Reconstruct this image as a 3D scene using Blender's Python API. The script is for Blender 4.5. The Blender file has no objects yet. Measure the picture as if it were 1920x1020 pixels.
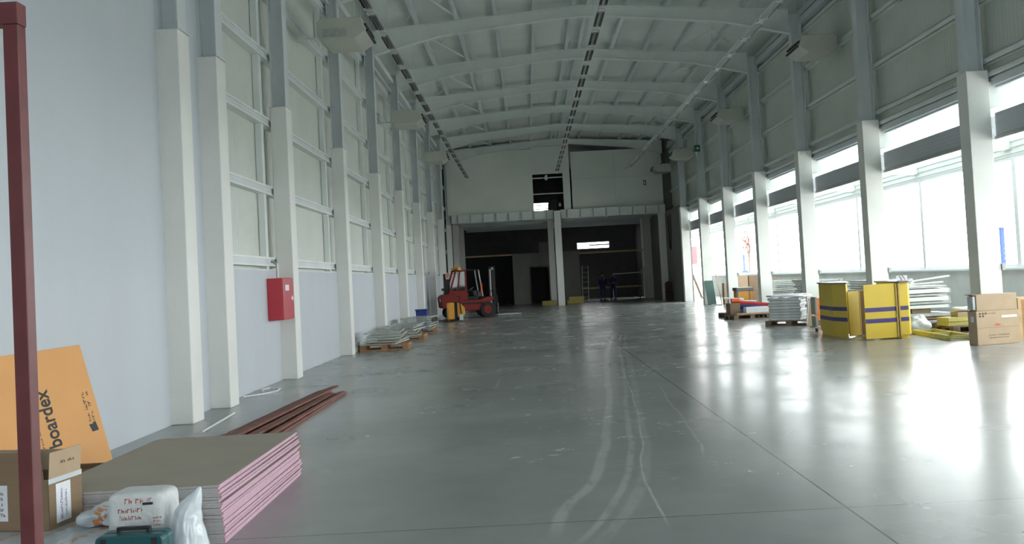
import bpy, math, random
from mathutils import Vector, Matrix, Euler
R = math.radians
random.seed(11)
S = bpy.context.scene
COL = S.collection

# ------------------------------------------------------------------ camera
def make_camera():
    pit, rol = .0297, .0522
    F = Vector((0, math.cos(pit), math.sin(pit)))
    R0 = Vector((1, 0, 0)); U0 = R0.cross(F)
    Rt = R0*math.cos(rol) - U0*math.sin(rol)
    Up = U0*math.cos(rol) + R0*math.sin(rol)
    cd = bpy.data.cameras.new('camera'); cd.sensor_width = 36; cd.lens = 36*1680/1920
    cd.shift_x = -25.02/1920; cd.shift_y = -35.29/1920
    cd.clip_start = .05; cd.clip_end = 400
    co = bpy.data.objects.new('camera', cd); COL.objects.link(co)
    m = Matrix.Identity(4)
    for i, a in enumerate((Rt, Up, -F)):
        for j in range(3): m[j][i] = a[j]
    m[0][3], m[1][3], m[2][3] = 0, 0, 1.55
    co.matrix_world = m
    S.camera = co
make_camera()

# ------------------------------------------------------------------ daylight and exposure
S.view_settings.view_transform = 'Standard'; S.view_settings.look = 'None'
S.view_settings.gamma = 1; S.view_settings.use_curve_mapping = False
S.view_settings.exposure = 0.48
SKY = 8.0
w = bpy.data.worlds.new('overcast_sky'); S.world = w; w.use_nodes = True
wn = w.node_tree.nodes; wl = w.node_tree.links
bg = wn['Background']
tc = wn.new('ShaderNodeTexCoord'); nz = wn.new('ShaderNodeTexNoise'); nz.inputs['Scale'].default_value = 1.5
cr = wn.new('ShaderNodeValToRGB')
cr.color_ramp.elements[0].color = (.92, .965, .975, 1); cr.color_ramp.elements[1].color = (.97, .995, .985, 1)
wl.new(tc.outputs['Generated'], nz.inputs['Vector']); wl.new(nz.outputs['Fac'], cr.inputs[0]); wl.new(cr.outputs[0], bg.inputs[0])
bg.inputs[1].default_value = SKY
cy = S.cycles
cy.max_bounces = 12; cy.diffuse_bounces = 9; cy.glossy_bounces = 4; cy.transparent_max_bounces = 12
cy.use_denoising = True; cy.sample_clamp_indirect = 6
cy.caustics_reflective = False; cy.caustics_refractive = False

def portal(loc, sx, sy, rot):
    l = bpy.data.lights.new('daylight_portal', 'AREA'); l.shape = 'RECTANGLE'; l.size = sx; l.size_y = sy
    l.cycles.is_portal = True
    o = bpy.data.objects.new('daylight_portal', l); COL.objects.link(o); o.location = loc; o.rotation_euler = rot
portal((11.85, 31.0, 2.5), 2.6, 50, (0, R(90), 0))          # window band, faces -X
portal((11.85, 60.8, 1.9), 3.8, 9, (0, R(90), 0))
portal((1.8, -6.85, 1.6), 3.6, 3.2, (R(90), 0, 0))

# ------------------------------------------------------------------ materials
def mat(name, col, rough=.6, metal=0., var=.06, scale=6., bump=0., bscale=40., spec=.5, coat=0., trans=0., stretch=None):
    m = bpy.data.materials.new(name); m.use_nodes = True
    n = m.node_tree.nodes; l = m.node_tree.links; b = n['Principled BSDF']
    b.inputs['Roughness'].default_value = rough; b.inputs['Metallic'].default_value = metal
    b.inputs['Specular IOR Level'].default_value = spec; b.inputs['Coat Weight'].default_value = coat
    c = n.new('ShaderNodeTexCoord'); mp = n.new('ShaderNodeMapping')
    l.new(c.outputs['Object'], mp.inputs[0])
    if stretch: mp.inputs['Scale'].default_value = stretch
    t = n.new('ShaderNodeTexNoise'); t.inputs['Scale'].default_value = scale; t.inputs['Detail'].default_value = 6
    l.new(mp.outputs[0], t.inputs['Vector'])
    r = n.new('ShaderNodeValToRGB')
    r.color_ramp.elements[0].position = .3; r.color_ramp.elements[1].position = .7
    r.color_ramp.elements[0].color = tuple(max(0, x*(1-var)) for x in col) + (1,)
    r.color_ramp.elements[1].color = tuple(min(1, x*(1+var)) for x in col) + (1,)
    l.new(t.outputs['Fac'], r.inputs[0]); l.new(r.outputs[0], b.inputs['Base Color'])
    if bump:
        t2 = n.new('ShaderNodeTexNoise'); t2.inputs['Scale'].default_value = bscale; t2.inputs['Detail'].default_value = 4
        l.new(mp.outputs[0], t2.inputs['Vector'])
        bp = n.new('ShaderNodeBump'); bp.inputs['Strength'].default_value = bump; bp.inputs['Distance'].default_value = .02
        l.new(t2.outputs['Fac'], bp.inputs['Height']); l.new(bp.outputs[0], b.inputs['Normal'])
    if trans:
        tr = n.new('ShaderNodeBsdfTranslucent'); l.new(r.outputs[0], tr.inputs[0])
        mx = n.new('ShaderNodeMixShader'); mx.inputs[0].default_value = trans
        l.new(b.outputs[0], mx.inputs[1]); l.new(tr.outputs[0], mx.inputs[2]); l.new(mx.outputs[0], n['Material Output'].inputs[0])
    return m

def ribbed(name, col, axis, pitch, rough=.5, depth=.6, var=.04):
    """painted sheet with fine ribs running across 'axis'"""
    m = mat(name, col, rough, var=var, scale=1.2)
    n = m.node_tree.nodes; l = m.node_tree.links; b = n['Principled BSDF']
    c = n.new('ShaderNodeTexCoord'); sp = n.new('ShaderNodeSeparateXYZ'); l.new(c.outputs['Object'], sp.inputs[0])
    a = n.new('ShaderNodeMath'); a.operation = 'MULTIPLY'; a.inputs[1].default_value = 2*math.pi/pitch
    l.new(sp.outputs[axis], a.inputs[0])
    s = n.new('ShaderNodeMath'); s.operation = 'SINE'; l.new(a.outputs[0], s.inputs[0])
    bp = n.new('ShaderNodeBump'); bp.inputs['Strength'].default_value = depth; bp.inputs['Distance'].default_value = .006
    l.new(s.outputs[0], bp.inputs['Height']); l.new(bp.outputs[0], b.inputs['Normal'])
    return m

M = {}
M['plaster'] = mat('white_plaster', (.54, .58, .62), .85, var=.035, scale=.8, bump=.15, bscale=30, stretch=(1, 1, .35))
M['pillar'] = mat('white_painted_concrete', (.76, .765, .73), .7, var=.03, scale=1.5, bump=.1, bscale=20)
M['steel'] = mat('grey_painted_steel', (.62, .665, .68), .5, var=.05, scale=2)
M['steel_light'] = mat('pale_grey_painted_steel', (.74, .78, .76), .45, var=.04, scale=2)
M['cladding'] = ribbed('beige_grey_cladding', (.60, .635, .58), 1, .12, .55, .35)
M['roofsheet'] = ribbed('roof_sheet', (.69, .73, .70), 0, .25, .5, .15)
M['mezz'] = mat('grey_partition_board', (.72, .75, .70), .7, var=.05, scale=.7)
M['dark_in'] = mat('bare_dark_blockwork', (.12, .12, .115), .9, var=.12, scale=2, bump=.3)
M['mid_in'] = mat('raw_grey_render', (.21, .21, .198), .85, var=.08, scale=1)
M['parapet'] = mat('parapet_concrete', (.62, .63, .60), .8, var=.08, scale=1.6, bump=.1)
M['frame'] = mat('white_window_frame', (.80, .82, .84), .4, var=.01)
M['shutter'] = ribbed('grey_roller_shutter', (.50, .53, .57), 2, .075, .5, .25)
M['leanroof'] = mat('translucent_roof_panel', (.88, .92, .92), .35, var=.02, trans=.38)
M['leanbeam'] = mat('white_painted_beam', (.78, .80, .77), .5, var=.02)
M['ground'] = mat('outside_paving', (.62, .62, .60), .9, var=.08, scale=.6)
M['glass'] = None
M['redframe'] = mat('red_oxide_paint', (.115, .022, .024), .45, var=.15, scale=12)
M['card'] = mat('brown_cardboard', (.24, .165, .10), .85, var=.05, scale=5, stretch=(1, 1, 8))
M['card_dark'] = mat('dull_cardboard', (.24, .165, .105), .9, var=.08, scale=4)
M['card_light'] = mat('pale_cardboard', (.44, .33, .22), .85, var=.05, scale=5)
M['boardface'] = mat('grey_brown_board_paper', (.37, .335, .27), .85, var=.05, scale=3)
M['pink'] = mat('pink_board_edge', (.56, .37, .45), .8, var=.08, scale=20)
M['gypsum'] = mat('grey_white_board_end', (.50, .49, .50), .85, var=.12, scale=30)
M['orange'] = mat('orange_board_print', (.72, .36, .12), .6, var=.03, scale=3)
M['black'] = mat('black_ink', (.02, .025, .03), .6, var=.02)
M['ink_brown'] = mat('brown_print', (.10, .07, .045), .7, var=.02)
M['redink'] = mat('red_ink', (.55, .12, .10), .7, var=.05)
M['blueink'] = mat('blue_ink', (.12, .14, .30), .7, var=.05)
M['label'] = mat('white_paper', (.72, .74, .78), .6, var=.04, scale=20)
M['sack'] = mat('white_woven_sack', (.66, .68, .68), .5, var=.05, scale=12, bump=.4, bscale=18)
M['plastic'] = mat('milky_plastic', (.74, .80, .84), .22, var=.04, scale=6, bump=.5, bscale=9, coat=.4, trans=.2)
M['film'] = mat('grey_wrapping_film', (.52, .56, .57), .25, var=.12, scale=5, bump=.6, bscale=12, coat=.5)
M['teal'] = mat('teal_plastic', (.012, .085, .095), .35, var=.08, scale=8)
M['darkplastic'] = mat('dark_plastic', (.02, .02, .024), .45, var=.1)
M['rustplank'] = mat('red_oxide_planks', (.20, .075, .055), .65, var=.25, scale=8, bump=.2, stretch=(1, .15, 1))
M['firered'] = mat('red_enamel', (.48, .025, .045), .3, var=.04, coat=.3)
M['galv'] = mat('galvanised_steel', (.42, .45, .42), .4, metal=.35, var=.12, scale=10)
M['galv_dark'] = mat('dark_galvanised_steel', (.34, .37, .35), .5, metal=.3, var=.15, scale=10)
M['pallet'] = mat('pallet_wood', (.40, .22, .10), .8, var=.2, scale=10, bump=.2)
M['pallet_old'] = mat('old_pallet_wood', (.19, .14, .10), .85, var=.25, scale=10, bump=.2)
M['wood'] = mat('pale_timber', (.50, .36, .20), .7, var=.12, scale=8, stretch=(1, .2, 1))
M['blue'] = mat('blue_plastic', (.018, .045, .24), .4, var=.06)
M['yellow'] = mat('yellow_laminate', (.72, .52, .055), .45, var=.03, scale=3)
M['stripe'] = mat('dark_blue_stripe', (.065, .05, .20), .45, var=.04)
M['paleply'] = mat('worn_plywood_edge', (.55, .40, .13), .7, var=.15, scale=20)
M['darktop'] = mat('grey_slate_top', (.13, .14, .16), .35, var=.08)
M['flred'] = mat('forklift_red_paint', (.19, .015, .011), .5, var=.08, scale=4, spec=.25)
M['flyellow'] = mat('machine_yellow_paint', (.72, .33, .012), .4, var=.05)
M['rubber'] = mat('black_rubber', (.018, .018, .018), .8, var=.2, bump=.2)
M['chrome'] = mat('bright_metal', (.6, .6, .6), .22, metal=.9, var=.03)
M['reflector'] = mat('bright_reflector_metal', (.74, .77, .77), .3, metal=.55, var=.05)
M['slot'] = mat('black_louvre_slot', (.025, .027, .03), .5, var=.05)
M['cream'] = mat('cream_enamel', (.50, .51, .455), .4, var=.03)
M['warn'] = mat('yellow_sticker', (.75, .55, .02), .5, var=.02)
M['signgreen'] = mat('green_sign_plate', (.01, .12, .06), .4, var=.02)
M['greenboard'] = mat('dark_green_panel', (.055, .115, .10), .5, var=.08)
M['orangefab'] = mat('orange_sheet', (.75, .20, .05), .5, var=.08)
M['redroll'] = mat('red_fabric', (.50, .035, .035), .6, var=.1)
M['orangered'] = mat('orange_red_fabric', (.70, .12, .03), .6, var=.1)
M['navy'] = mat('navy_fabric', (.018, .03, .11), .8, var=.15)
M['yelgreen'] = mat('yellow_green_carton', (.50, .46, .14), .6, var=.06)
M['insul'] = mat('yellow_insulation', (.48, .40, .13), .9, var=.1)
M['skin'] = mat('skin', (.33, .20, .14), .6, var=.05)
M['hair'] = mat('dark_hair', (.02, .015, .012), .7, var=.2)
M['bark'] = mat('tree_bark', (.12, .085, .06), .9, var=.2)
M['leaf'] = mat('autumn_leaves', (.19, .065, .035), .7, var=.4, scale=3)
M['signred'] = mat('faded_red_sign', (.60, .08, .09), .5, var=.03)
M['magenta'] = mat('magenta_banner', (.52, .03, .17), .5, var=.03)
M['fenceblue'] = mat('blue_fence_paint', (.03, .07, .42), .5, var=.05)
M['steelblue'] = mat('blue_steel_paint', (.04, .10, .28), .5, var=.05)

def glass_mat(name, rgb=(1, 1, 1), g=.08):
    m = bpy.data.materials.new(name); m.use_nodes = True; n = m.node_tree.nodes; l = m.node_tree.links
    n.remove(n['Principled BSDF'])
    t = n.new('ShaderNodeBsdfTransparent'); t.inputs[0].default_value = rgb + (1,)
    gl = n.new('ShaderNodeBsdfGlossy'); gl.inputs['Roughness'].default_value = .03
    mx = n.new('ShaderNodeMixShader'); mx.inputs[0].default_value = g
    l.new(t.outputs[0], mx.inputs[1]); l.new(gl.outputs[0], mx.inputs[2]); l.new(mx.outputs[0], n['Material Output'].inputs[0])
    return m
M['glass'] = glass_mat('clear_glass')
M['cabglass'] = glass_mat('cab_glass', (.20, .24, .24), .03)
M['film_clear'] = glass_mat('thin_clear_film', (.90, .93, .95), .12)

def floor_mat():
    m = bpy.data.materials.new('polished_concrete'); m.use_nodes = True; n = m.node_tree.nodes; l = m.node_tree.links
    b = n['Principled BSDF']
    g = n.new('ShaderNodeNewGeometry'); sp = n.new('ShaderNodeSeparateXYZ'); l.new(g.outputs['Position'], sp.inputs[0])
    X, Y = sp.outputs[0], sp.outputs[1]
    def mth(op, a, bb=None, c=None):
        x = n.new('ShaderNodeMath'); x.operation = op
        for i, v in enumerate((a, bb, c)):
            if v is None: continue
            if isinstance(v, (int, float)): x.inputs[i].default_value = v
            else: l.new(v, x.inputs[i])
        return x.outputs[0]
    def noise(scale, det=5, rough=.55, sc=(1, 1, 1)):
        mp = n.new('ShaderNodeMapping'); mp.inputs['Scale'].default_value = sc; l.new(g.outputs['Position'], mp.inputs[0])
        t = n.new('ShaderNodeTexNoise'); t.inputs['Scale'].default_value = scale; t.inputs['Detail'].default_value = det
        t.inputs['Roughness'].default_value = rough; l.new(mp.outputs[0], t.inputs['Vector']); return t.outputs['Fac']
    def ss(x, a, bb):
        r = n.new('ShaderNodeMapRange'); r.interpolation_type = 'SMOOTHSTEP'
        r.inputs['From Min'].default_value = a; r.inputs['From Max'].default_value = bb; l.new(x, r.inputs['Value']); return r.outputs[0]
    def mix(f, a, bb):
        x = n.new('ShaderNodeMix'); x.data_type = 'RGBA'
        l.new(f, x.inputs['Factor'])
        for s_, v in ((6, a), (7, bb)):
            if isinstance(v, tuple): x.inputs[s_].default_value = v + (1,)
            else: l.new(v, x.inputs[s_])
        return x.outputs[2]
    base = mix(ss(noise(.45, 8, .6), .32, .68), (.255, .272, .268), (.315, .330, .322))
    base = mix(mth('MULTIPLY', ss(noise(3.2, 8, .7), .5, .75), .12), base, (.30, .31, .30))
    # pale chalky scuffs along the traffic lane
    lane = mth('MULTIPLY', ss(X, -.9, .4), mth('SUBTRACT', 1., ss(X, 2.2, 3.4)))
    lane = mth('MULTIPLY', lane, mth('MULTIPLY', ss(Y, 5.0, 8.5), mth('SUBTRACT', 1., ss(Y, 33, 45))))
    sc = mth('MULTIPLY', ss(noise(6.5, 6, .75, (1, 1.1, 1)), .54, .68), ss(noise(.8, 2), .38, .60))
    sc = mth('MULTIPLY', sc, mth('MULTIPLY', lane, .46))
    base = mix(sc, base, (.50, .51, .50))
    # curved tyre tracks
    TR = (([(.1, 5.6), (.19, 6.09), (.4, 6.75), (.54, 7.51), (.7, 8.87), (.99, 11.7), (1.37, 16.33), (1.89, 21), (2.4, 24.5)], .034, .60, 0),
          ([(.25, 5.35), (.5, 6.09), (.69, 6.93), (.87, 8.3), (1.07, 10.37), (1.39, 13.5), (1.71, 17.1), (2.1, 21), (2.5, 24)], .022, .50, 0),
          ([(.25, 5.35), (.5, 6.09), (.69, 6.93), (.87, 8.3), (1.07, 10.37), (1.39, 13.5), (1.71, 17.1), (2.1, 21), (2.5, 24)], .035, .30, .13),
          ([(.80, 5.7), (.8, 6.37), (.82, 6.99), (1.0, 8.51), (1.17, 10.15), (1.28, 11.6), (1.5, 15)], .007, .85, 0),
          ([(1.40, 7.6), (1.47, 8.13), (1.58, 9.48), (1.62, 10.57), (1.7, 11.66), (1.8, 13)], .010, .45, 0),
          ([(-.55, 13.), (-.50, 14.), (-.42, 15.2)], .012, .5, 0))
    for pts, wd, st, off in TR:
        fc = n.new('ShaderNodeFloatCurve'); cv = fc.mapping.curves[0]
        P = [((y)/30, (x+1)/4) for x, y in pts]
        cv.points[0].location = P[0]; cv.points[1].location = P[-1]
        for q in P[1:-1]: cv.points.new(*q)
        fc.mapping.update(); l.new(mth('MULTIPLY', Y, 1/30), fc.inputs['Value'])
        cx = mth('ADD', mth('MULTIPLY', fc.outputs[0], 4.), -1.+off)
        cx = mth('ADD', cx, mth('MULTIPLY', mth('SUBTRACT', noise(.7, 2), .5), .10))
        d = mth('ABSOLUTE', mth('SUBTRACT', X, cx))
        f = mth('SUBTRACT', 1., ss(d, wd*.6, wd*1.9))
        f = mth('MULTIPLY', f, mth('MULTIPLY', ss(noise(3.5, 5, .7, (2, .7, 1)), .28, .52), st))
        f = mth('MULTIPLY', f, mth('MULTIPLY', ss(Y, pts[0][1]-.3, pts[0][1]+.3), mth('SUBTRACT', 1., ss(Y, pts[-1][1]-1.5, pts[-1][1]))))
        base = mix(f, base, (.50, .51, .50))
    # saw cuts
    cut = mth('SUBTRACT', 1., ss(mth('ABSOLUTE', mth('SUBTRACT', X, 1.955)), .004, .009))
    for yy, k in ((5.74, .8), (16.2, .35), (26.2, .3)):
        c2 = mth('MULTIPLY', mth('SUBTRACT', 1., ss(mth('ABSOLUTE', mth('SUBTRACT', Y, yy)), .003, .008)), k)
        cut = mth('MAXIMUM', cut, c2)
    base = mix(cut, base, (.025, .025, .024))
    l.new(base, b.inputs['Base Color'])
    rr = mth('ADD', mth('MULTIPLY', ss(noise(.6, 4, .6, (1, 1, 1)), .3, .7), .09), .18)
    rr = mth('ADD', rr, mth('MULTIPLY', ss(noise(1.2, 3, .5, (.8, 1.1, 1)), .3, .8), .03))
    rr = mth('ADD', rr, mth('MULTIPLY', sc, .12))
    l.new(rr, b.inputs['Roughness']); b.inputs['Specular IOR Level'].default_value = .55
    return m
M['floor'] = floor_mat()

# ------------------------------------------------------------------ builders
class MB:
    def __init__(s): s.v = []; s.f = []
    def add(s, vs, fs):
        k = len(s.v); s.v += [tuple(v) for v in vs]; s.f += [tuple(i+k for i in f) for f in fs]; return s
    def box(s, x0, x1, y0, y1, z0, z1, m=None):
        vs = [Vector((x, y, z)) for x in (x0, x1) for y in (y0, y1) for z in (z0, z1)]
        if m is not None: vs = [m @ v for v in vs]
        return s.add(vs, [(0, 1, 3, 2), (4, 6, 7, 5), (0, 4, 5, 1), (2, 3, 7, 6), (0, 2, 6, 4), (1, 5, 7, 3)])
    def bar(s, p, q, a=.05, b=None, up=(0, 0, 1)):
        p, q = Vector(p), Vector(q); b = a if b is None else b
        d = (q-p).normalized(); u = Vector(up)
        if abs(d.dot(u)) > .97: u = Vector((1, 0, 0))
        r = d.cross(u).normalized(); u = r.cross(d)
        vs = [c + r*(i*a/2) + u*(j*b/2) for c in (p, q) for i, j in ((-1, -1), (1, -1), (1, 1), (-1, 1))]
        return s.add(vs, [(3, 2, 1, 0), (4, 5, 6, 7), (0, 1, 5, 4), (1, 2, 6, 5), (2, 3, 7, 6), (3, 0, 4, 7)])
    def cyl(s, p, q, r, r2=None, n=16, caps=True):
        p, q = Vector(p), Vector(q); r2 = r if r2 is None else r2
        d = (q-p).normalized(); u = Vector((0, 0, 1)) if abs(d.z) < .95 else Vector((1, 0, 0))
        a = d.cross(u).normalized(); b = a.cross(d)
        vs = []
        for c, rr in ((p, r), (q, r2)):
            for i in range(n):
                t = 2*math.pi*i/n; vs.append(c + a*(rr*math.cos(t)) + b*(rr*math.sin(t)))
        fs = [(i, (i+1) % n, n+(i+1) % n, n+i) for i in range(n)]
        if caps: fs += [tuple(range(n-1, -1, -1)), tuple(range(n, 2*n))]
        return s.add(vs, fs)
    def tube(s, pts, r, n=8):
        for a, b in zip(pts[:-1], pts[1:]): s.cyl(a, b, r, n=n)
        return s
    def prism(s, poly, axis, a0, a1, m=None):
        """poly of 2D points; axis 'x': (y,z)  'y': (x,z)  'z': (x,y)"""
        def P(u, v, t): return Vector({'x': (t, u, v), 'y': (u, t, v), 'z': (u, v, t)}[axis])
        n = len(poly)
        vs = [P(u, v, a0) for u, v in poly] + [P(u, v, a1) for u, v in poly]
        if m is not None: vs = [m @ v for v in vs]
        return s.add(vs, [(i, (i+1) % n, n+(i+1) % n, n+i) for i in range(n)] + [tuple(range(n-1, -1, -1)), tuple(range(n, 2*n))])
    def build(s, name, m, parent=None, bevel=0, smooth=False):
        me = bpy.data.meshes.new(name); me.from_pydata(s.v, [], s.f)
        import bmesh
        bm = bmesh.new(); bm.from_mesh(me); bmesh.ops.recalc_face_normals(bm, faces=bm.faces); bm.to_mesh(me); bm.free()
        me.materials.append(m); o = bpy.data.objects.new(name, me); COL.objects.link(o)
        if parent is not None: o.parent = parent
        if smooth:
            for p in me.polygons: p.use_smooth = True
        if bevel:
            bv = o.modifiers.new('bevel', 'BEVEL'); bv.width = bevel; bv.segments = 2; bv.limit_method = 'ANGLE'
        return o

def tag(o, label, cat, group=None, kind=None):
    o['label'] = label; o['category'] = cat
    if group: o['group'] = group
    if kind: o['kind'] = kind
    return o
def thing(name, loc, label, cat, rz=0, group=None):
    o = bpy.data.objects.new(name, None); COL.objects.link(o); o.empty_display_size = .1
    o.location = loc; o.rotation_euler = (0, 0, rz); return tag(o, label, cat, group)
def struct(o):
    o['kind'] = 'structure'; return o
def kids(o): return [c for c in bpy.data.objects if c.parent is o]
def copy_tree(o, parent=None):
    c = o.copy(); COL.objects.link(c); c.parent = parent
    for ch in kids(o): copy_tree(ch, c)
    return c
def place(o, loc, rz=0, label=None, rot=None):
    o.location = loc; o.rotation_euler = rot if rot else (0, 0, rz)
    if label: o['label'] = label
    return o
def text(name, body, size, m, parent, mw, bold=False, sx=1.0):
    cu = bpy.data.curves.new('t', 'FONT'); cu.body = body; cu.size = size; cu.extrude = .0012; cu.align_x = 'LEFT'
    if bold: cu.offset = size*.018
    t = bpy.data.objects.new('t', cu); COL.objects.link(t)
    bpy.context.view_layer.update()
    me = bpy.data.meshes.new_from_object(t.evaluated_get(bpy.context.evaluated_depsgraph_get()))
    bpy.data.objects.remove(t); bpy.data.curves.remove(cu)
    me.materials.clear(); me.materials.append(m)
    o = bpy.data.objects.new(name, me); COL.objects.link(o); o.parent = parent
    o.matrix_local = mw @ Matrix.Diagonal((sx, 1, 1, 1)); return o
def frame_mw(origin, xdir, ydir):
    x = Vector(xdir).normalized(); z = x.cross(Vector(ydir)).normalized(); y = z.cross(x)
    m = Matrix.Identity(4)
    for j in range(3): m[j][0], m[j][1], m[j][2], m[j][3] = x[j], y[j], z[j], origin[j]
    return m
def soft(name, m, parent, a, b, c, e=.45, amp=.06, fr=3., seed=0, nu=36, nv=22, flat=True):
    """a lumpy soft bag: superellipsoid with rippled surface, base at z=0"""
    from mathutils import noise as mn
    vs = []; fs = []
    sg = lambda x, p: math.copysign(abs(x)**p, x)
    for j in range(nv+1):
        ph = -math.pi/2 + math.pi*j/nv
        for i in range(nu):
            th = 2*math.pi*i/nu
            v = Vector((a*sg(math.cos(ph), e)*sg(math.cos(th), e), b*sg(math.cos(ph), e)*sg(math.sin(th), e), c*sg(math.sin(ph), e)))
            nn = mn.noise(Vector((v.x*fr+seed, v.y*fr, v.z*fr)))
            v *= 1 + amp*2*nn
            v.z = max(v.z + c, 0.0) if flat else v.z + c
            vs.append(v)
    for j in range(nv):
        for i in range(nu):
            fs.append((j*nu+i, j*nu+(i+1) % nu, (j+1)*nu+(i+1) % nu, (j+1)*nu+i))
    o = MB().add(vs, fs).build(name, m, parent, smooth=True)
    return o

XL, XR, WL = -4.155, 8.07, -4.43
ZC = 4.88
ORD = ['first', 'second', 'third', 'fourth', 'fifth', 'sixth', 'seventh', 'eighth', 'ninth', 'tenth', 'eleventh', 'twelfth', 'thirteenth', 'fourteenth', 'fifteenth',
       'sixteenth', 'seventeenth', 'eighteenth', 'nineteenth', 'twentieth', 'twenty-first', 'twenty-second', 'twenty-third', 'twenty-fourth']

# ------------------------------------------------------------------ setting: floor, walls, roof
def setting():
    f = struct(MB().box(-4.9, 11.9, -7, 72, -.25, 0).build('floor', M['floor']))
    struct(MB().box(11.9, 90, -40, 140, -.3, -.06).box(-40, 90, -60, -7, -.3, -.06).box(11.9, 13.2, 56, 66, -.06, -.005).build('ground', M['ground']))
    # left wall
    wl_ = struct(MB().box(-4.75, WL, -7, 12.55, 0, 9.26).build('wall_left', M['plaster']))
    MB().box(-4.85, WL, 12.55, 72, 0, 1.94).build('dado', M['plaster'], wl_)
    MB().box(-4.78, -4.62, 12.55, 51.5, 1.94, 9.25).build('cladding', M['cladding'], wl_)
    MB().box(-4.62, WL-.01, 12.55, 51.3, 1.941, 1.965).build('ledge', M['steel'], wl_)
    for z in (2.1, 3.37, 4.60, 5.82, 7.03, 8.2):
        MB().box(-4.615, -4.485, 12.56, 51.2, z-.065, z+.065).build('girt', M['steel'], wl_)
        MB().box(-4.615, -4.465, 12.56, 51.2, z+.066, z+.080).box(-4.485, -4.465, 12.56, 51.2, z+.045, z+.066).build('girt_lip', M['steel_light'], wl_)
        MB().box(-4.615, -4.465, 12.56, 51.2, z-.080, z-.066).box(-4.485, -4.465, 12.56, 51.2, z-.066, z-.050).build('girt_lip', M['steel_light'], wl_)
    for k in range(8):
        y = 16+5*k-.42
        MB().box(-4.61, -4.50, y, y+.14, 1.97, 8.9).build('wall_post', M['steel_light'], wl_)
    MB().box(-4.58, -4.30, 12.6, 51, 8.60, 8.78).build('eave_tube', M['steel_light'], wl_)
    MB().box(-4.60, -4.38, 12.6, 51, 8.34, 8.42).build('eave_channel', M['steel'], wl_)
    # right wall: cladding hangs above the open side bays
    wr = struct(MB().box(8.6, 8.78, -7, 51.5, 4.9, 9.26).build('wall_right', M['cladding']))
    for z in (5.06, 6.17, 7.33, 8.45):
        g = MB().box(8.46, 8.6, -7, 51.2, z+.05, z+.06).box(8.46, 8.6, -7, 51.2, z-.06, z-.05).box(8.46, 8.47, -7, 51.2, z-.06, z+.06)
        g.build('girt', M['steel_light'], wr)
    MB().box(8.50, 8.60, -7, 46.1, 4.77, 4.86).build('bright_rail', M['steel_light'], wr, bevel=.02)
    MB().box(8.54, 8.62, -7, 46.1, 4.60, 4.74).build('lower_rail', M['steel'], wr)
    MB().box(8.36, 8.60, -7, 51, 8.62, 8.80).box(8.40, 8.60, -7, 51, 8.88, 9.0).build('eave_channel', M['steel'], wr)
    MB().box(8.07, 8.62, 46.37, 58.1, 0, 5.0).box(8.07, 8.62, 60.2, 66, 0, 5.0).box(8.07, 8.62, 58.1, 60.2, 2.42, 5.0).box(8.07, 8.62, 51.5, 66, 5.0, 9.30).build('lower_wall', M['mid_in'], wr)
    # back wall of the dark area, with slots to the daylight
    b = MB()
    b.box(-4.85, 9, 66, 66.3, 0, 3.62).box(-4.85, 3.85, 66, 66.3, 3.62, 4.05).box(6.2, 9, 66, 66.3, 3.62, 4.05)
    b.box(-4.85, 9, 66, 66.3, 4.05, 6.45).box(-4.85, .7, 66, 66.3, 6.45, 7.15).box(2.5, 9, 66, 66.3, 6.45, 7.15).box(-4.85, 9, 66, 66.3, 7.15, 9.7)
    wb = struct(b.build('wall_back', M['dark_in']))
    MB().box(3.9, 6.15, 65.93, 65.98, 3.70, 3.75).box(4.7, 6.2, 65.9, 65.97, 3.80, 3.90).box(3.8, 4.1, 65.9, 65.97, 3.84, 3.90).box(3.8, 6.25, 65.9, 65.98, 4.05, 4.10).build('slot_rail', M['steel'], wb)
    MB().box(.65, 2.55, 65.9, 65.98, 6.66, 6.72).box(.65, 2.55, 65.9, 65.98, 6.93, 6.99).build('slot_rail', M['steel'], wb)
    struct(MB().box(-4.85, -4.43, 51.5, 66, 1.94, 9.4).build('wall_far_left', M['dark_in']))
    # roof
    r = MB()
    sl = (9.52-9.09)/6.07
    zr = lambda x: 9.70 - abs(x-2.0)*sl
    r.prism([(-4.9, zr(-4.9)), (2.0, zr(2)), (8.95, zr(8.95)), (8.95, zr(8.95)+.1), (2.0, zr(2)+.1), (-4.9, zr(-4.9)+.1)], 'y', -7, 66.4)
    ce = struct(r.build('ceiling', M['roofsheet']))
    for x in (1.78, 2.22, 3.37, 4.52, 5.67, 6.82, 7.9, .63, -.52, -1.67, -2.82, -3.9):
        z1 = zr(x)-.005; z0 = z1-.17
        MB().box(x-.055, x+.055, -7, 52, z0, z1).build('purlin', M['steel'], ce)
    # near end wall with a wide open doorway behind the camera
    struct(MB().box(-4.9, 0, -7, -6.7, 0, 9.5).box(3.6, 11.9, -7, -6.7, 0, 9.5).box(0, 3.6, -7, -6.7, 3.2, 9.5).build('wall_near', M['plaster']))
    # lean-to
    lt = struct(MB().box(11.55, 11.75, -7, 56, 0, 1.19).build('wall_outer', M['parapet']))
    MB().box(11.48, 11.8, -7, 56, 1.19, 1.235).build('window_sill', M['frame'], lt)
    fa = MB().box(11.56, 11.74, -7, 66, 3.86, 4.5)
    for z in (3.92, 4.06, 4.2): fa.box(11.53, 11.56, -7, 66, z, z+.03)
    fa.build('lintel', M['leanbeam'], lt)
    MB().box(11.5, 11.75, 65.4, 66, 0, 4.5).box(8.6, 11.5, 66, 66.2, 2.6, 4.7).build('end_wall', M['leanbeam'], lt)
    lr = MB().prism([(8.70, 4.80), (11.9, 4.47), (11.9, 4.52), (8.70, 4.85)], 'y', -7, 66)
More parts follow.
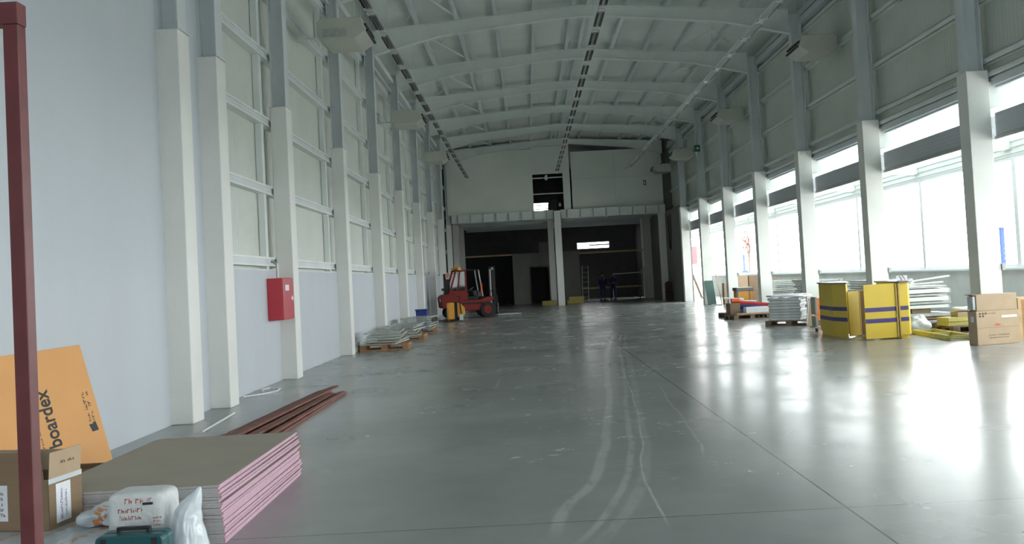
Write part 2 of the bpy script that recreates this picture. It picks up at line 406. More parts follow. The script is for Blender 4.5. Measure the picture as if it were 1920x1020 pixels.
    MB().box(8.615, 8.70, -7, 46.3, 4.56, 4.95).build('flashing', M['steel'], wr)
    struct(lr.build('ceiling_side_bay', M['leanroof']))
    n = 1
    for k in range(0, 10):
        y0 = 6.+5*k; y1 = y0+5.
        if y0 < -7: continue
        wf = MB().box(11.57, 11.73, y0, y0+.11, 1.235, 3.86).box(11.57, 11.73, y1-.05, y1, 1.235, 3.86)
        wf.box(11.58, 11.72, y0+.11, y1-.05, 1.235, 1.31).box(11.58, 11.72, y0+.11, y1-.05, 3.78, 3.86)
        wf.box(11.60, 11.70, y0+.11, y0+.17, 1.31, 3.78)
        o = struct(wf.build('window_%d' % n, M['frame'])); n += 1
        MB().box(11.64, 11.655, y0+.17, y1-.05, 1.31, 3.78).build('glass_pane', M['glass'], o)
    # mezzanine front
    mz = MB().box(-4.3, .62, 51.05, 51.15, 5.42, 8.98).box(2.35, 2.75, 50.98, 51.15, 5.42, 9.25).box(.62, 2.35, 51.05, 51.15, 7.53, 9.1)
    mz.prism([(-4.3, 8.98), (2.4, 9.15), (2.0, 9.6), (-4.3, 9.15)], 'y', 51.05, 51.15)
    me_ = struct(mz.build('wall_mezzanine', M['mezz']))
    MB().box(2.86, 8.07, 51.3, 51.36, 5.42, 8.75).build('recessed_panel', M['mezz'], me_)
    MB().box(5.3, 5.33, 51.285, 51.3, 5.42, 8.75).box(2.86, 8.0, 51.28, 51.3, 7.15, 7.19).build('panel_batten', M['steel'], me_)
    MB().box(.6, 2.4, 51.2, 51.3, 7.30, 7.36).box(.6, 2.4, 51.2, 51.3, 6.38, 6.44).build('opening_rail', M['steel'], me_)
    MB().box(-4.85, 8.6, 51.2, 66, 5.25, 5.38).build('mezzanine_deck', M['mid_in'], me_)
    # structures under the mezzanine
    rm = MB().box(-.85, .24, 57.2, 57.4, 0, 3.12).box(1.42, 3.43, 57.2, 57.4, 0, 3.12).box(.24, 1.42, 57.2, 57.4, 2.32, 3.12)
    rm.box(-.85, -.7, 57.4, 63, 0, 3.12).box(3.28, 3.43, 57.4, 63, 0, 3.12).box(-.85, 3.43, 57.2, 63, 3.12, 3.24).box(-.7, 3.28, 62.5, 62.7, 0, 3.1)
    rm.box(.9, 1.9, 58.6, 59.6, 3.24, 3.95)
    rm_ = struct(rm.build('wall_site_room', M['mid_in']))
    MB().box(.20, .26, 57.12, 57.22, 0, 2.36).box(1.40, 1.46, 57.12, 57.22, 0, 2.36).box(.26, 1.40, 57.12, 57.22, 2.30, 2.36).build('door_frame', M['dark_in'], rm_)
    MB().box(-4.2, -.85, 57.3, 57.45, 3.14, 3.24).build('timber_lintel', M['wood'], rm_)
    MB().box(3.43, 7.7, 57.3, 57.45, 3.02, 3.13).build('timber_lintel', M['wood'], rm_)
    struct(MB().box(7.55, 8.07, 57.2, 58.1, 0, 5.2).build('wall_pier', M['mezz']))
setting()

# ------------------------------------------------------------------ pillars
def ibeam_col(name, x, y, z0, z1, parent, depth=.26, wd=.28, t=.016):
    b = MB().box(x, x+t, y, y+wd, z0, z1).box(x+depth-t, x+depth, y, y+wd, z0, z1).box(x+t, x+depth-t, y+wd/2-.006, y+wd/2+.006, z0, z1)
    b.box(x+t, x+depth-t, y+.02, y+wd-.02, z0, z0+.015)
    return b.build(name, M['steel'], parent)
LP = [(11.0, 'left-hand white pillar nearest the camera, beside the orange board'),
      (12.38, 'narrow-gap twin left-hand pillar just behind the nearest one'),
      (16., 'left-hand white pillar with the red hose cabinet fixed before it'),
      (21., 'left-hand white pillar just in front of the nearest left frame pallets'),
      (26., 'left-hand white pillar rising behind the nearest left frame pallets'),
      (31., 'left-hand white pillar beside the farthest frame stack and the blue bin'),
      (36., 'left-hand white pillar just in front of the yellow stacker truck'),
      (41., 'left-hand white pillar right behind the red forklift'),
      (46., 'left-hand white pillar last before the mezzanine beam'),
      (51., 'left-hand white pillar carrying the left end of the mezzanine beam')]
for y, lab in LP:
    t = thing('concrete_pillar', (0, y, 0), lab, 'pillar', group='white pillars on the left wall')
    MB().box(WL-.02, XL, 0, .37, 0, ZC).build('concrete_base', M['pillar'], t, bevel=.012)
    ibeam_col('steel_column', WL+.0, .05, ZC, 8.95, t)
    MB().box(WL-.05, XL+.03, .03, .34, ZC, ZC+.012).build('base_plate', M['steel_light'], t)
RP = [(6., 'right-hand white pillar outside the right edge of the picture'),
      (11., 'right-hand white pillar beyond the right edge, nearest the camera'),
      (16., 'right-hand white pillar behind the two brown cartons'),
      (21., 'right-hand white pillar behind the yellow counter with the open door panel'),
      (26., 'right-hand white pillar between the two yellow counters and the film-wrapped pallet'),
      (31., 'right-hand white pillar behind the pallet of red and orange rolls'),
      (36., 'right-hand white pillar between the orange crate and the green board'),
      (41., 'right-hand white pillar with the green board leaning on its far side'),
      (46., 'right-hand white pillar beside the open doorway with the outside ladder')]
for y, lab in RP[1:]:
    t = thing('concrete_pillar', (0, y, 0), lab, 'pillar', group='white pillars on the right side')
    MB().box(XR, XR+.40, 0, .37, 0, ZC).build('concrete_base', M['pillar'], t, bevel=.012)
    ibeam_col('steel_column', XR+.04, .05, ZC, 8.95, t, depth=.30)
    if y < 46: MB().box(XR+.40, XR+.43, .10, .27, .02, 3.62).build('shutter_guide', M['slot'], t)
    # sloped beam of the side bay, haunched at the pillar
    MB().prism([(XR+.40, 4.68), (11.56, 4.33), (11.56, 4.02), (9.05, 4.29), (XR+.40, 4.18)], 'y', .05, .33).build('side_beam', M['leanbeam'], t, bevel=.008)
    if y in (16., 21., 26., 31., 36.):
        MB().box(XR+.40, XR+.46, -.03, .03, 1.28, 1.40).build('shutter_switch', M['galv_dark'], t)
for i, y in enumerate((51.0, 57.0)):
    t = thing('concrete_pillar', (0, y, 0), ['grey pillar at the right end of the mezzanine beam', 'grey pillar deep in the dark on the left, under the mezzanine'][i], 'pillar')
    if i == 0: MB().box(7.70, 8.06, 0, .37, 0, 4.93).build('concrete_base', M['pillar'], t, bevel=.01)
    else: MB().box(-4.2, -3.85, 0, .37, 0, 5.2).build('concrete_base', M['pillar'], t, bevel=.01)
t = thing('concrete_pillar', (-4.0, 54, 0), 'grey pillar behind the left end of the mezzanine beam', 'pillar')
MB().box(-.33, .03, 0, .37, 0, 5.2).build('concrete_base', M['pillar'], t, bevel=.01)
t = thing('concrete_pillar', (1.72, 50.55, 0), 'free-standing white pillar in the middle, under the mezzanine beam', 'pillar')
MB().box(0, .38, 0, .37, 0, 5.36).build('concrete_base', M['pillar'], t, bevel=.012)
MB().box(-.03, 0, .1, .3, 4.7, 5.3).box(.38, .41, .1, .3, 4.7, 5.3).build('beam_bracket', M['slot'], t)
t = thing('concrete_pillar', (1.45, 55.2, 0), 'grey pillar standing behind the middle pillar in the shade', 'pillar')
MB().box(0, .36, 0, .36, 0, 5.2).build('concrete_base', M['pillar'], t, bevel=.012)

# shutters on the right side bays
SH = ['beyond the right edge of the picture', 'nearest one, cut by the right edge of the picture', 'above the open yellow counter panel', 'above the folded yellow counter',
      'above the film-wrapped pallet', 'above the orange crate', 'above the green board', 'over the far doorway with the ladder']
for k, lab in enumerate(SH):
    y0 = 6+5*k+.37; y1 = y0+4.63
    t = thing('roller_shutter', (8.5, y0, 3.6), 'raised grey roller shutter ' + lab, 'shutter', group='raised roller shutters on the right side')
    MB().box(.02, .30, .01, y1-y0-.01, .08, .50).build('shutter_curtain', M['shutter'], t, bevel=.02)
    MB().box(.0, .05, .01, y1-y0-.01, 0.02, .08).build('bottom_rail', M['galv'], t)

# ------------------------------------------------------------------ rafters
sl = .43/6.07
zt = lambda x: 9.52 - abs(x-2.0)*sl
RO = ['beyond the top edge', 'crossing the top edge of the picture', 'second one seen from the top', 'third one seen from the top', 'fourth one seen from the top', 'fifth one seen from the top', 'last one, right above the mezzanine wall']
for i, y in enumerate((21, 26, 31, 36, 41, 46, 50.85)):
    yc = y+.19
    t = thing('roof_rafter', (2.0, yc, 9.2), 'long grey steel roof rafter, ' + RO[i], 'rafter', group='roof rafters')
    for sgn in (-1, 1):
        xe = -6.13 if sgn < 0 else 6.10
        a = abs(xe)
        top = [(0, zt(2)-9.2), (sgn*a, zt(2+a)-9.2)]
        bot = [(sgn*a, 8.38-9.2), (sgn*(a-1.95), 8.84-9.2), (sgn*.9, 9.165-9.2), (0, 9.2-9.2)]
        MB().prism(top+bot, 'y', -.006, .006).build('web', M['steel_light'], t)
        fl = MB()
        def strip(p, q, wd):
            (x0, z0), (x1, z1) = p, q
            if x0 > x1: x0, z0, x1, z1 = x1, z1, x0, z0
            fl.prism([(x0, z0-.007), (x1, z1-.007), (x1, z1+.007), (x0, z0+.007)], 'y', -wd/2, wd/2)
        strip(top[0], top[1], .2)
        for p, q in zip(bot[:-1], bot[1:]): strip(p, q, .2)
        fl.build('flange', M['steel_light'], t)
        if i == 0: continue
        if sgn < 0:
            br = MB()
            if i >= 1 and i <= 6:
                # roof bracing between this rafter and the one before
                br.cyl((-5.0, -4.6, .02), (-3.6, -.1, .12), .035, n=8)
                br.cyl((-3.7, -4.6, .1), (-5.1, -.4, .02), .012, n=6)
                br.cyl((-4.85, -2.7, .03), (-6.0, -4.6, -.1), .03, n=8)
            br.build('brace_rod', M['steel_light'], t)
        else:
            MB().cyl((5.0, -4.6, .02), (3.6, -.1, .12), .014, n=6).cyl((3.7, -4.6, .1), (5.1, -.1, .02), .014, n=6).cyl((4.4, -2.4, .05), (5.9, -.1, -.1), .012, n=6).build('brace_rod', M['steel_light'], t)
            MB().box(4.30, 4.50, -2.5, -2.25, .04, .06).build('brace_plate', M['steel_light'], t)

# ------------------------------------------------------------------ mezzanine beam and joists
t = thing('mezzanine_beam', (2.0, 50.9, 4.93), 'long grey I-beam with stiffeners across the far end of the hall', 'beam')
for x0, x1 in ((-6.1, -.3), (.12, 6.07)):
    MB().box(x0, x1, -.006, .006, .012, .48).build('web', M['steel_light'], t)
    MB().box(x0, x1, -.14, .14, 0, .018).box(x0, x1, -.14, .14, .475, .493).build('flange', M['steel_light'], t)
    n = 8
    for i in range(n):
        x = x0 + (x1-x0)*(i+.5)/n
        MB().box(x-.02, x+.02, -.13, -.006, .018, .475).build('stiffener', M['galv_dark'], t)  # dark, thickened stiffeners carry the thin vertical shadows on the web
JO = ['nearest behind the mezzanine beam', 'second behind the mezzanine beam', 'third behind the mezzanine beam', 'deepest in the dark area']
for i, y in enumerate((53., 55.9, 58.6, 61.5)):
    t = thing('floor_joist', (2.0, y, 5.0), 'dark grey floor joist under the mezzanine, ' + JO[i], 'beam', group='joists under the mezzanine')
    for x0, x1 in ((-6.0, 6.0),):
        MB().box(x0, x1, -.005, .005, .0, .24).box(x0, x1, -.08, .08, -.012, 0).box(x0, x1, -.08, .08, .237, .249).build('joist_body', M['steel'], t)
t = thing('hanging_tube', (5.0, 51.9, 4.9), 'thin pale tube hanging at a slant under the mezzanine', 'tube')
MB().cyl((-.3, 0, -.02), (.35, 0, .3), .02, n=8).build('tube_body', M['frame'], t)

# ------------------------------------------------------------------ light rows
def trunking(x, label, ys, ye, z=7.32, slots=((-.085, -.035), (.035, .085)), body_m='steel_light'):
    t = thing('light_trunking', (x, ys, z), label, 'lamp row', group='rows of trunking lights')
    MB().box(-.035, .035, 0, ye-ys, .05, .11).build('mounting_rail', M['steel_light'], t)
    yy = 21.19; wire = None
    while yy < ye:
        if wire is None: wire = MB().cyl((0, 0, .1), (0, 0, 9.35-z-abs(x-2)*sl), .004, n=5).build('suspension_wire', M['steel'], t)
        else:
            wire = wire.copy(); COL.objects.link(wire); wire.parent = t
        wire.location = (0, yy-ys, 0)
        yy += 5
    L = 1.62
    n = int((ye-ys)/L)
    b0 = MB().prism([(-.105, 0.0), (-.085, .05), (.085, .05), (.105, 0.0), (.098, 0), (.075, .042), (-.075, .042), (-.098, 0)], 'y', 0, L-.22)
    b0.box(-.075, .075, 0, .05, .0, .045).box(-.075, .075, L-.27, L-.22, .0, .045)
    body = b0.build('luminaire', M[body_m], t)
    lv = MB()
    for xx in (-.072, -.004, .064): lv.box(xx, xx+.008, .05, L-.27, .002, .038)
    for i in range(14): lv.box(-.07, .07, .07+i*(L-.36)/14, .075+i*(L-.36)/14, .004, .03)
    lo = lv.build('louvre', M['reflector'], body)
    db = MB()
    for x0, x1 in slots: db.box(x0, x1, .18, L-.42, -.006, .0015)
    dk = db.build('tube_slot', M['slot'], body)
    body.location = (0, 0, 0)
    for i in range(1, n):
        c = body.copy(); COL.objects.link(c); c.parent = t; c.location = (0, i*L, 0)
        for ch in (lo, dk):
            d = ch.copy(); COL.objects.link(d); d.parent = c
    e = MB().box(-.06, .06, -.2, -.02, .0, .05).build('joint_cover', M['cream'], t); e.location = (0, L, 0)
    for i in range(2, n):
        e = e.copy(); COL.objects.link(e); e.parent = t; e.location = (0, i*L, 0)
trunking(-2.98, 'row of louvred lights hung on the left side of the roof', 15.5, 50.2, slots=((-.09, -.045), (-.01, .01), (.045, .06)))
trunking(1.93, 'row of louvred lights hung along the middle of the roof', 14.5, 49.7)
trunking(5.80, 'bright row of louvred lights hung on the right side', 14.5, 49.5, slots=((.085, .10),), body_m='reflector')
t = thing('light_trunking', (-3.1, 11.6, 5.42), 'end of a light fitting at the upper left edge of the picture', 'lamp row')
MB().box(-.30, .12, 0, .05, 0, .05).box(-.30, .12, -1.5, -1.45, 0, .05).box(-.30, -.29, -1.5, 0, -.03, .06).box(.11, .12, -1.5, 0, -.03, .06).build('luminaire', M['steel_light'], t)
MB().box(-.29, .11, -1.48, -.02, .045, .05).build('housing_top', M['galv_dark'], t)
MB().cyl((-.08, -1.45, 0), (-.08, 0, 0), .018, n=10).cyl((.03, -1.45, 0), (.03, 0, 0), .018, n=10).build('lamp_tube', M['reflector'], t)
MB().cyl((-.1, -.2, .05), (-.1, -.2, 3.5), .005, n=5).cyl((-.1, -1.3, .05), (-.1, -1.3, 3.5), .005, n=5).build('suspension_wire', M['steel'], t)

# ------------------------------------------------------------------ heaters
def heater():
    t = thing('fan_heater', (0, 0, 0), '', 'heater', group='suspended fan heaters')
    MB().prism([(-.50, .16), (-.40, .44), (.42, .44), (.50, .36), (.50, .05), (.40, 0), (-.25, 0)], 'y', -.55, .55).build('casing', M['cream'], t, bevel=.02)
    MB().box(-.53, -.455, -.50, .50, .15, .19, Matrix.Rotation(0, 4, 'X')).box(-.50, -.44, -.50, .50, .27, .31).build('air_slot', M['slot'], t)
    MB().box(.02, .40, -.565, -.55, .03, .19).build('front_grille', M['cream'], t)
    MB().cyl((-.25, -.35, .44), (-.25, -.35, 2.2), .006, n=6).cyl((.3, -.35, .44), (.3, -.35, 2.2), .006, n=6).cyl((-.25, .35, .44), (-.25, .35, 2.2), .006, n=6).build('hanger_rod', M['steel'], t)
    MB().cyl((.5, 0, .2), (1.05, .0, .16), .022, n=8).build('supply_pipe', M['steel_light'], t)
    MB().cyl((.12, -.56, .34), (.12, -.552, .34), .045, n=12).build('warning_sticker', M['warn'], t)
    MB().box(-.05, .06, -.3, -.2, .44, .50).build('top_bracket', M['darkplastic'], t)
    return t
h0 = heater()
HT = [(-3.48, 18.5, 6.6, 1, 'cream fan heater under the left side of the roof, the biggest one'), (-3.5, 28.5, 6.62, 1, 'cream fan heater on the left, second from the camera'),
      (-3.6, 38.5, 6.78, 1, 'cream fan heater on the left, farthest and smallest'),
      (7.82, 23.5, 7.04, 0, 'cream fan heater on the right, nearest, hanging by two rods'), (7.82, 33.5, 7.05, 0, 'cream fan heater on the right, second from the camera'),
      (7.78, 43.5, 7.03, 0, 'cream fan heater on the right, third from the camera'), (7.75, 49.7, 7.1, 0, 'cream fan heater on the right, at the mezzanine wall')]
for i, (x, y, z, left, lab) in enumerate(HT):
    o = h0 if i == 0 else copy_tree(h0)
    place(o, (x, y, z), R(180) if left else 0, lab)
    if left:
        for c in kids(o):
            if c.name.startswith('warning') or c.name.startswith('front'): bpy.data.objects.remove(c)
# the first left heater shows a grille on its camera side
MB().box(-.10, .38, .55, .565, .05, .22).build('front_grille', M['galv'], h0)

t = thing('exit_sign', (8.02, 41.0, 7.02), 'small green exit sign with a white arrow on the right columns', 'sign')
MB().box(-.02, .24, 0, .03, 0, .30).build('sign_plate', M['signgreen'], t)
MB().prism([(.05, .13), (.12, .13), (.12, .07), (.20, .15), (.12, .23), (.12, .17), (.05, .17)], 'y', -.006, 0).build('arrow', M['label'], t)
t = thing('hanging_sign', (6.82, 49.6, 6.45), 'small green and white sign hanging by a wire before the right mezzanine panel', 'sign')
MB().box(-.08, .08, 0, .02, 0, .28).build('sign_plate', M['signgreen'], t)
MB().box(-.04, .03, -.004, 0, .05, .22).build('pictogram', M['label'], t)
MB().cyl((0, .01, .28), (0, .01, 2.745), .004, n=5).build('hanging_wire', M['steel'], t)
#@@OBJECTS
# ------------------------------------------------------------------ foreground, left
t = thing('gate_frame', (-1.46, 2.6, 0), 'dark red painted steel frame post standing close at the left edge', 'frame')
MB().box(-.022, .022, -.022, .022, 0, 2.37).build('post', M['redframe'], t, bevel=.003)
MB().box(-1.1, .024, -.024, .024, 2.37, 2.435).build('top_bar', M['redframe'], t, bevel=.003)

# plasterboard sheets, one object each
def sheet():
    o = MB().box(-1.17, -.006, 0, 1.98, 0, .0135).build('plasterboard', M['gypsum'])
    tag(o, '', 'board', 'plasterboard sheets in the pink-edged stack')
    MB().box(-.006, .004, 0, 1.98, .0004, .0140).build('edge_tape', M['pink'], o)
    MB().box(-1.174, -.004, .002, 1.978, .0135, .0146).build('face_paper', M['boardface'], o)
    return o
sh0 = sheet()
NS = 24
for i in range(NS):
    o = sh0 if i == 0 else copy_tree(sh0)
    rank = NS-i
    nm = ORD[rank-1]
    lab = ('topmost pink-edged plasterboard sheet with its grey-brown face showing' if rank == 1 else
           'lowest pink-edged plasterboard sheet lying on the floor' if rank == NS else
           'pink-edged plasterboard sheet, %s from the top of the stack' % nm)
    jx = random.uniform(-.008, .008) + (.0 if rank < 8 else .012 if rank < 16 else .02); jy = random.uniform(-.012, .012)
    if rank in (2, 3, 4): jx -= .004
    if 6 < rank < 14: jy -= .03
    place(o, (-1.995+jx, 5.665+jy, i*.0152), R(random.uniform(-.25, .25)+.6), lab)

def scribble(name, m, parent, mw, w_, h_, rows, seed=1, thick=.0012, fill=.62, wrap=None):
    """rows of small illegible printed marks in a w x h field"""
    rnd = random.Random(seed); b = MB()
    rh = h_/rows
    for r in range(rows):
        x = rnd.uniform(0, w_*.08); y0 = h_-(r+1)*rh+rh*(1-fill)/2
        while x < w_*rnd.uniform(.8, 1):
            ww = rh*fill*rnd.uniform(.25, .6); hh = rh*fill*rnd.uniform(.7, 1)
            k = rnd.random()
            if k < .12: x += ww; continue
            b.box(x, x+ww*.3, y0, y0+hh, 0, thick, mw)
            if k < .7: b.box(x+ww*.3, x+ww, y0+hh*(.75 if k < .4 else .35), y0+hh*(1. if k < .4 else .55), 0, thick, mw)
            if k > .5: b.box(x+ww*.7, x+ww, y0, y0+hh*.6, 0, thick, mw)
            x += ww*1.45
    o = b.build(name, m, parent)
    if wrap is not None:
        sw = o.modifiers.new('wrap', 'SHRINKWRAP'); sw.target = wrap; sw.offset = .0015
    return o

t = thing('insulation_board', (-4.095, 8.74, 0), 'large orange board with black lettering leaning on the left wall', 'board')
up = Vector((-.285, 0, 1.14)).normalized(); nrm = Vector((up.z, 0, -up.x))
mw = frame_mw((0, 0, .004), up, (0, -1, 0))
MB().box(0, 1.175, 0, 2.5, -.028, 0, mw).build('panel_body', M['orange'], t, bevel=.003)
mt = frame_mw(Vector((0, -.79, .004)) + up*.305 + nrm*.001, up, (0, -1, 0))
text('lettering', 'boardex', .30, M['black'], t, mt, bold=True, sx=.51)
mt = frame_mw(Vector((0, -.10, .004)) + up*.42 + nrm*.001, up, (0, -1, 0))
scribble('small_print', M['black'], t, mt, .34, .15, 2, 5)
MB().prism([(-.085, 0), (.0, .02), (.005, .07), (-.01, .07), (-.01, .15), (-.085, .12)], 'z', 0, .001, mt).build('printed_mark', M['black'], t)
mt = frame_mw(Vector((0, -1.05, .004)) + up*.20 + nrm*.001, up, (0, -1, 0))
scribble('small_print', M['black'], t, mt, .30, .12, 2, 9)

t = thing('cardboard_box', (-3.78, 6.95, 0), 'low dull brown carton half hidden between the open box and the board stack', 'box')
MB().box(-.26, .24, -.36, .44, 0, .20).build('carton', M['card_dark'], t, bevel=.004)
MB().prism([(-.26, .20), (.24, .20), (.30, .235), (-.2, .235)], 'y', .40, .44).build('flap', M['card_dark'], t)

def banded_plastic():
    m = mat('printed_plastic_wrap', (.50, .56, .60), .3, var=.1, scale=6, bump=.5, bscale=8, coat=.3)
    n = m.node_tree.nodes; l = m.node_tree.links; b = n['Principled BSDF']
    src = b.inputs['Base Color'].links[0].from_socket
    c = n.new('ShaderNodeTexCoord'); sp = n.new('ShaderNodeSeparateXYZ'); l.new(c.outputs['Object'], sp.inputs[0])
    def mm(op, a, bb):
        x = n.new('ShaderNodeMath'); x.operation = op
        for i, v in enumerate((a, bb)):
            if isinstance(v, (int, float)): x.inputs[i].default_value = v
            else: l.new(v, x.inputs[i])
        return x.outputs[0]
    u = mm('ADD', sp.outputs[0], mm('MULTIPLY', sp.outputs[1], -.25))
    band = mm('LESS_THAN', mm('PINGPONG', mm('ADD', u, 5.0), .12), .026)
    v = mm('LESS_THAN', mm('PINGPONG', mm('ADD', sp.outputs[1], 5.0), .018), .012)
    nz_ = n.new('ShaderNodeTexNoise'); nz_.inputs['Scale'].default_value = 22; l.new(c.outputs['Object'], nz_.inputs['Vector'])
    g = mm('GREATER_THAN', nz_.outputs['Fac'], .46)
    f = mm('MULTIPLY', mm('MULTIPLY', band, v), g)
    x = n.new('ShaderNodeMix'); x.data_type = 'RGBA'; l.new(f, x.inputs['Factor']); l.new(src, x.inputs[6]); x.inputs[7].default_value = (.58, .25, .11, 1)
    l.new(x.outputs[2], b.inputs['Base Color'])
    return m
M['wrapprint'] = banded_plastic()
o = soft('plastic_wrapped_pack', M['wrapprint'], None, .70, .40, .113, .3, .03, 3, 4); o.location = (-3.10, 5.21, 0)
tag(o, 'flat pack in printed milky plastic with orange bands, on the floor under the open carton', 'pack')
o = soft('crumpled_plastic', M['wrapprint'], None, .13, .12, .05, .8, .30, 14, 9, 60, 40); o.location = (-2.60, 5.40, .232)
tag(o, 'crumpled clear plastic film lying between the open carton and the board stack', 'plastic')

t = thing('cardboard_box', (-2.865, 5.29, .225), 'open brown carton with white labels and flaps up, in the lower left corner', 'box', rz=R(-9))
b = MB().box(-.66, 0, 0, .004, 0, .30).box(-.004, 0, 0, .30, 0, .30).box(-.66, 0, .296, .30, 0, .30).box(-.66, -.656, 0, .30, 0, .30).box(-.66, 0, 0, .30, 0, .004)
b.build('carton', M['card'], t)
MB().prism([(0, .30), (.004, .30), (.015, .455), (.011, .455)], 'y', .0, .285).build('right_flap', M['card_light'], t)  # light on this flap is painted in with paler board than the front
MB().prism([(0, .30), (.004, .30), (-.03, .465), (-.034, .465)], 'x', -.655, -.03).build('front_flap', M['card'], t)
MB().prism([(.296, .30), (.30, .30), (.335, .42), (.331, .42)], 'x', -.655, -.03).build('back_flap', M['card_light'], t)
mw = frame_mw((.0012, .06, .03), (0, 1, 0), (0, 0, 1))
MB().box(0, .13, 0, .23, 0, .001, mw).build('shipping_label', M['label'], t)
scribble('label_print', M['blueink'], t, frame_mw((.0026, .085, .045), (0, 0, 1), (0, -1, 0)) @ Matrix.Translation((0, -.08, 0)), .18, .08, 2, 3, fill=.5)
MB().box(-.0, .001, .0, .30, .27, .302).build('tape_strip', M['plastic'], t)
mw = frame_mw((-.40, -.0012, .06), (1, 0, 0), (0, 0, 1))
MB().box(0, .13, 0, .21, 0, .001, mw).box(-.06, .05, .255, .295, 0, .001, mw).build('front_label', M['label'], t)
scribble('label_print', M['ink_brown'], t, frame_mw((-.385, -.0026, .08), (1, 0, 0), (0, 0, 1)), .10, .16, 5, 8)
scribble('flap_print', M['ink_brown'], t, frame_mw((.0095, .08, .37), (0, 1, 0), (.05, 0, 1)), .15, .03, 1, 6)

o = MB().box(-.12, .12, -.1, .1, 0, .195).build('cardboard_box', M['card_dark'], bevel=.003); o.location = (-2.26, 5.27, 0); tag(o, 'small dull carton under the white sack, mostly hidden', 'box')
t = thing('filled_sack', (-2.275, 5.22, .20), 'white sack with faded red print lying behind the teal case', 'sack', rz=R(-2))
sb = soft('sack_body', M['sack'], t, .168, .12, .13, .3, .03, 4, 3)
mw = frame_mw((-.095, -.128, .075), (1, 0, .03), (0, .05, 1))
for i, (tx, sz, yy, xx) in enumerate((('', .05, .12, .03), ('', .04, .07, .0), ('', .035, .03, .0))):
    scribble('red_print', M['redink'], t, mw @ Matrix.Translation((xx, yy, .004)), .17-.02*i, .042-.004*i, 1, 20+i, thick=.003, fill=.75, wrap=sb)
scribble('red_print', M['redink'], t, mw @ Matrix.Translation((.20, -.01, .004)), .05, .06, 3, 33, thick=.003, fill=.6, wrap=sb)
MB().box(.15, .205, .115, .128, 0, .012, mw).build('torn_hole', M['darkplastic'], t)

from mathutils import noise as mnoise
vs = []; fs = []; LV = [(0, -.115, .125, .09), (.05, -.12, .125, .10), (.12, -.115, .115, .10), (.20, -.105, .095, .095), (.28, -.09, .075, .085), (.35, -.07, .072, .07), (.40, -.035, .078, .05), (.44, .02, .082, .03), (.465, .05, .08, .012), (.475, .064, .074, .002)]
NR = 40; SUBD = 4; rows = []
for a_, b_ in zip(LV[:-1], LV[1:]):
    for q in range(SUBD): rows.append([a_[c]+(b_[c]-a_[c])*q/SUBD for c in range(4)])
rows.append(list(LV[-1]))
for z, xl, xr, d in rows:
    for k in range(NR):
        th = 2*math.pi*k/NR
        fold = 1 + .16*abs(mnoise.noise(Vector((math.cos(th)*2.6, math.sin(th)*2.6, z*5)))) - .05
        x = (xl+xr)/2 + (xr-xl)/2*math.cos(th)*fold; y = d*math.sin(th)*fold
        c_ = mnoise.noise(Vector((x*26, y*26, z*17)))*.008
        vs.append((x+c_, y-c_, z))
for r_ in range(len(rows)-1):
    for k in range(NR): fs.append((r_*NR+k, r_*NR+(k+1) % NR, (r_+1)*NR+(k+1) % NR, (r_+1)*NR+k))
fs += [tuple(range(NR-1, -1, -1)), tuple(range((len(rows)-1)*NR, len(rows)*NR))]
o = MB().add(vs, fs).build('plastic_bag', M['plastic'], None, smooth=True); o.location = (-1.985, 5.12, 0)
tag(o, 'translucent white plastic bag standing between the sack and the board stack', 'bag')
t = thing('tool_case', (-2.18, 4.86, 0), 'dark teal plastic tool case with black handle at the bottom edge', 'case')
def rrect(w_, z0, z1, r_):
    pts = []
    for cx, cz, a0 in ((w_-r_, z1-r_, 0), (-w_+r_, z1-r_, 90), (-w_+r_, z0+r_, 180), (w_-r_, z0+r_, 270)):
        for k in range(5): pts.append((cx+r_*math.cos(R(a0+k*22.5)), cz+r_*math.sin(R(a0+k*22.5))))
    return pts
MB().prism(rrect(.182, 0, .305, .03), 'y', -.07, -.003).build('front_shell', M['teal'], t, bevel=.008)
MB().prism(rrect(.182, 0, .305, .03), 'y', .003, .07).build('back_shell', M['teal'], t, bevel=.008)
MB().box(-.09, -.07, -.012, .012, .30, .33).box(.07, .09, -.012, .012, .30, .33).box(-.09, .09, -.012, .012, .318, .336).build('handle', M['darkplastic'], t, bevel=.003)
MB().box(-.15, -.12, -.075, -.068, .24, .29).build('latch', M['darkplastic'], t); MB().box(.12, .15, -.075, -.068, .24, .29).build('latch', M['darkplastic'], t)

# loose planks on the floor
PK = [(-3.42, 8.75, -3.22, 13.75, .0, .10, 'leftmost, touching the floor'), (-3.23, 8.9, -3.09, 13.60, .0, .10, 'second from the left'), (-3.03, 8.8, -2.97, 13.0, .0, .10, 'third from the left, shorter'),
      (-2.80, 8.6, -2.84, 13.45, .0, .11, 'rightmost, with a chipped far end'), (-3.32, 8.8, -3.10, 13.80, .027, .12, 'lying on top at the left'), (-3.05, 8.7, -2.93, 13.1, .027, .11, 'lying on top in the middle'), (-2.84, 8.65, -2.80, 13.3, .027, .06, 'narrow one on top at the right'),
      (-3.20, 8.8, -3.02, 13.82, .054, .10, 'uppermost of the pile')]
for x0, y0, x1, y1, z, wd, lab in PK:
    t = MB().box(0, (Vector((x1, y1))-Vector((x0, y0))).length, -wd/2, wd/2, 0, .025).build('wooden_plank', M['rustplank'], None, bevel=.003)
    t.location = (x0, y0, z); t.rotation_euler = (0, 0, math.atan2(y1-y0, x1-x0))
    tag(t, 'dark red plank beyond the board stack, ' + lab, 'plank', 'dark red planks on the floor')
o = MB().cyl((-3.78, 10.25, .012), (-3.90, 11.75, .012), .012, n=8).build('pipe_offcut', M['frame']); tag(o, 'thin pale pipe lying on the floor by the nearest pillars', 'pipe')
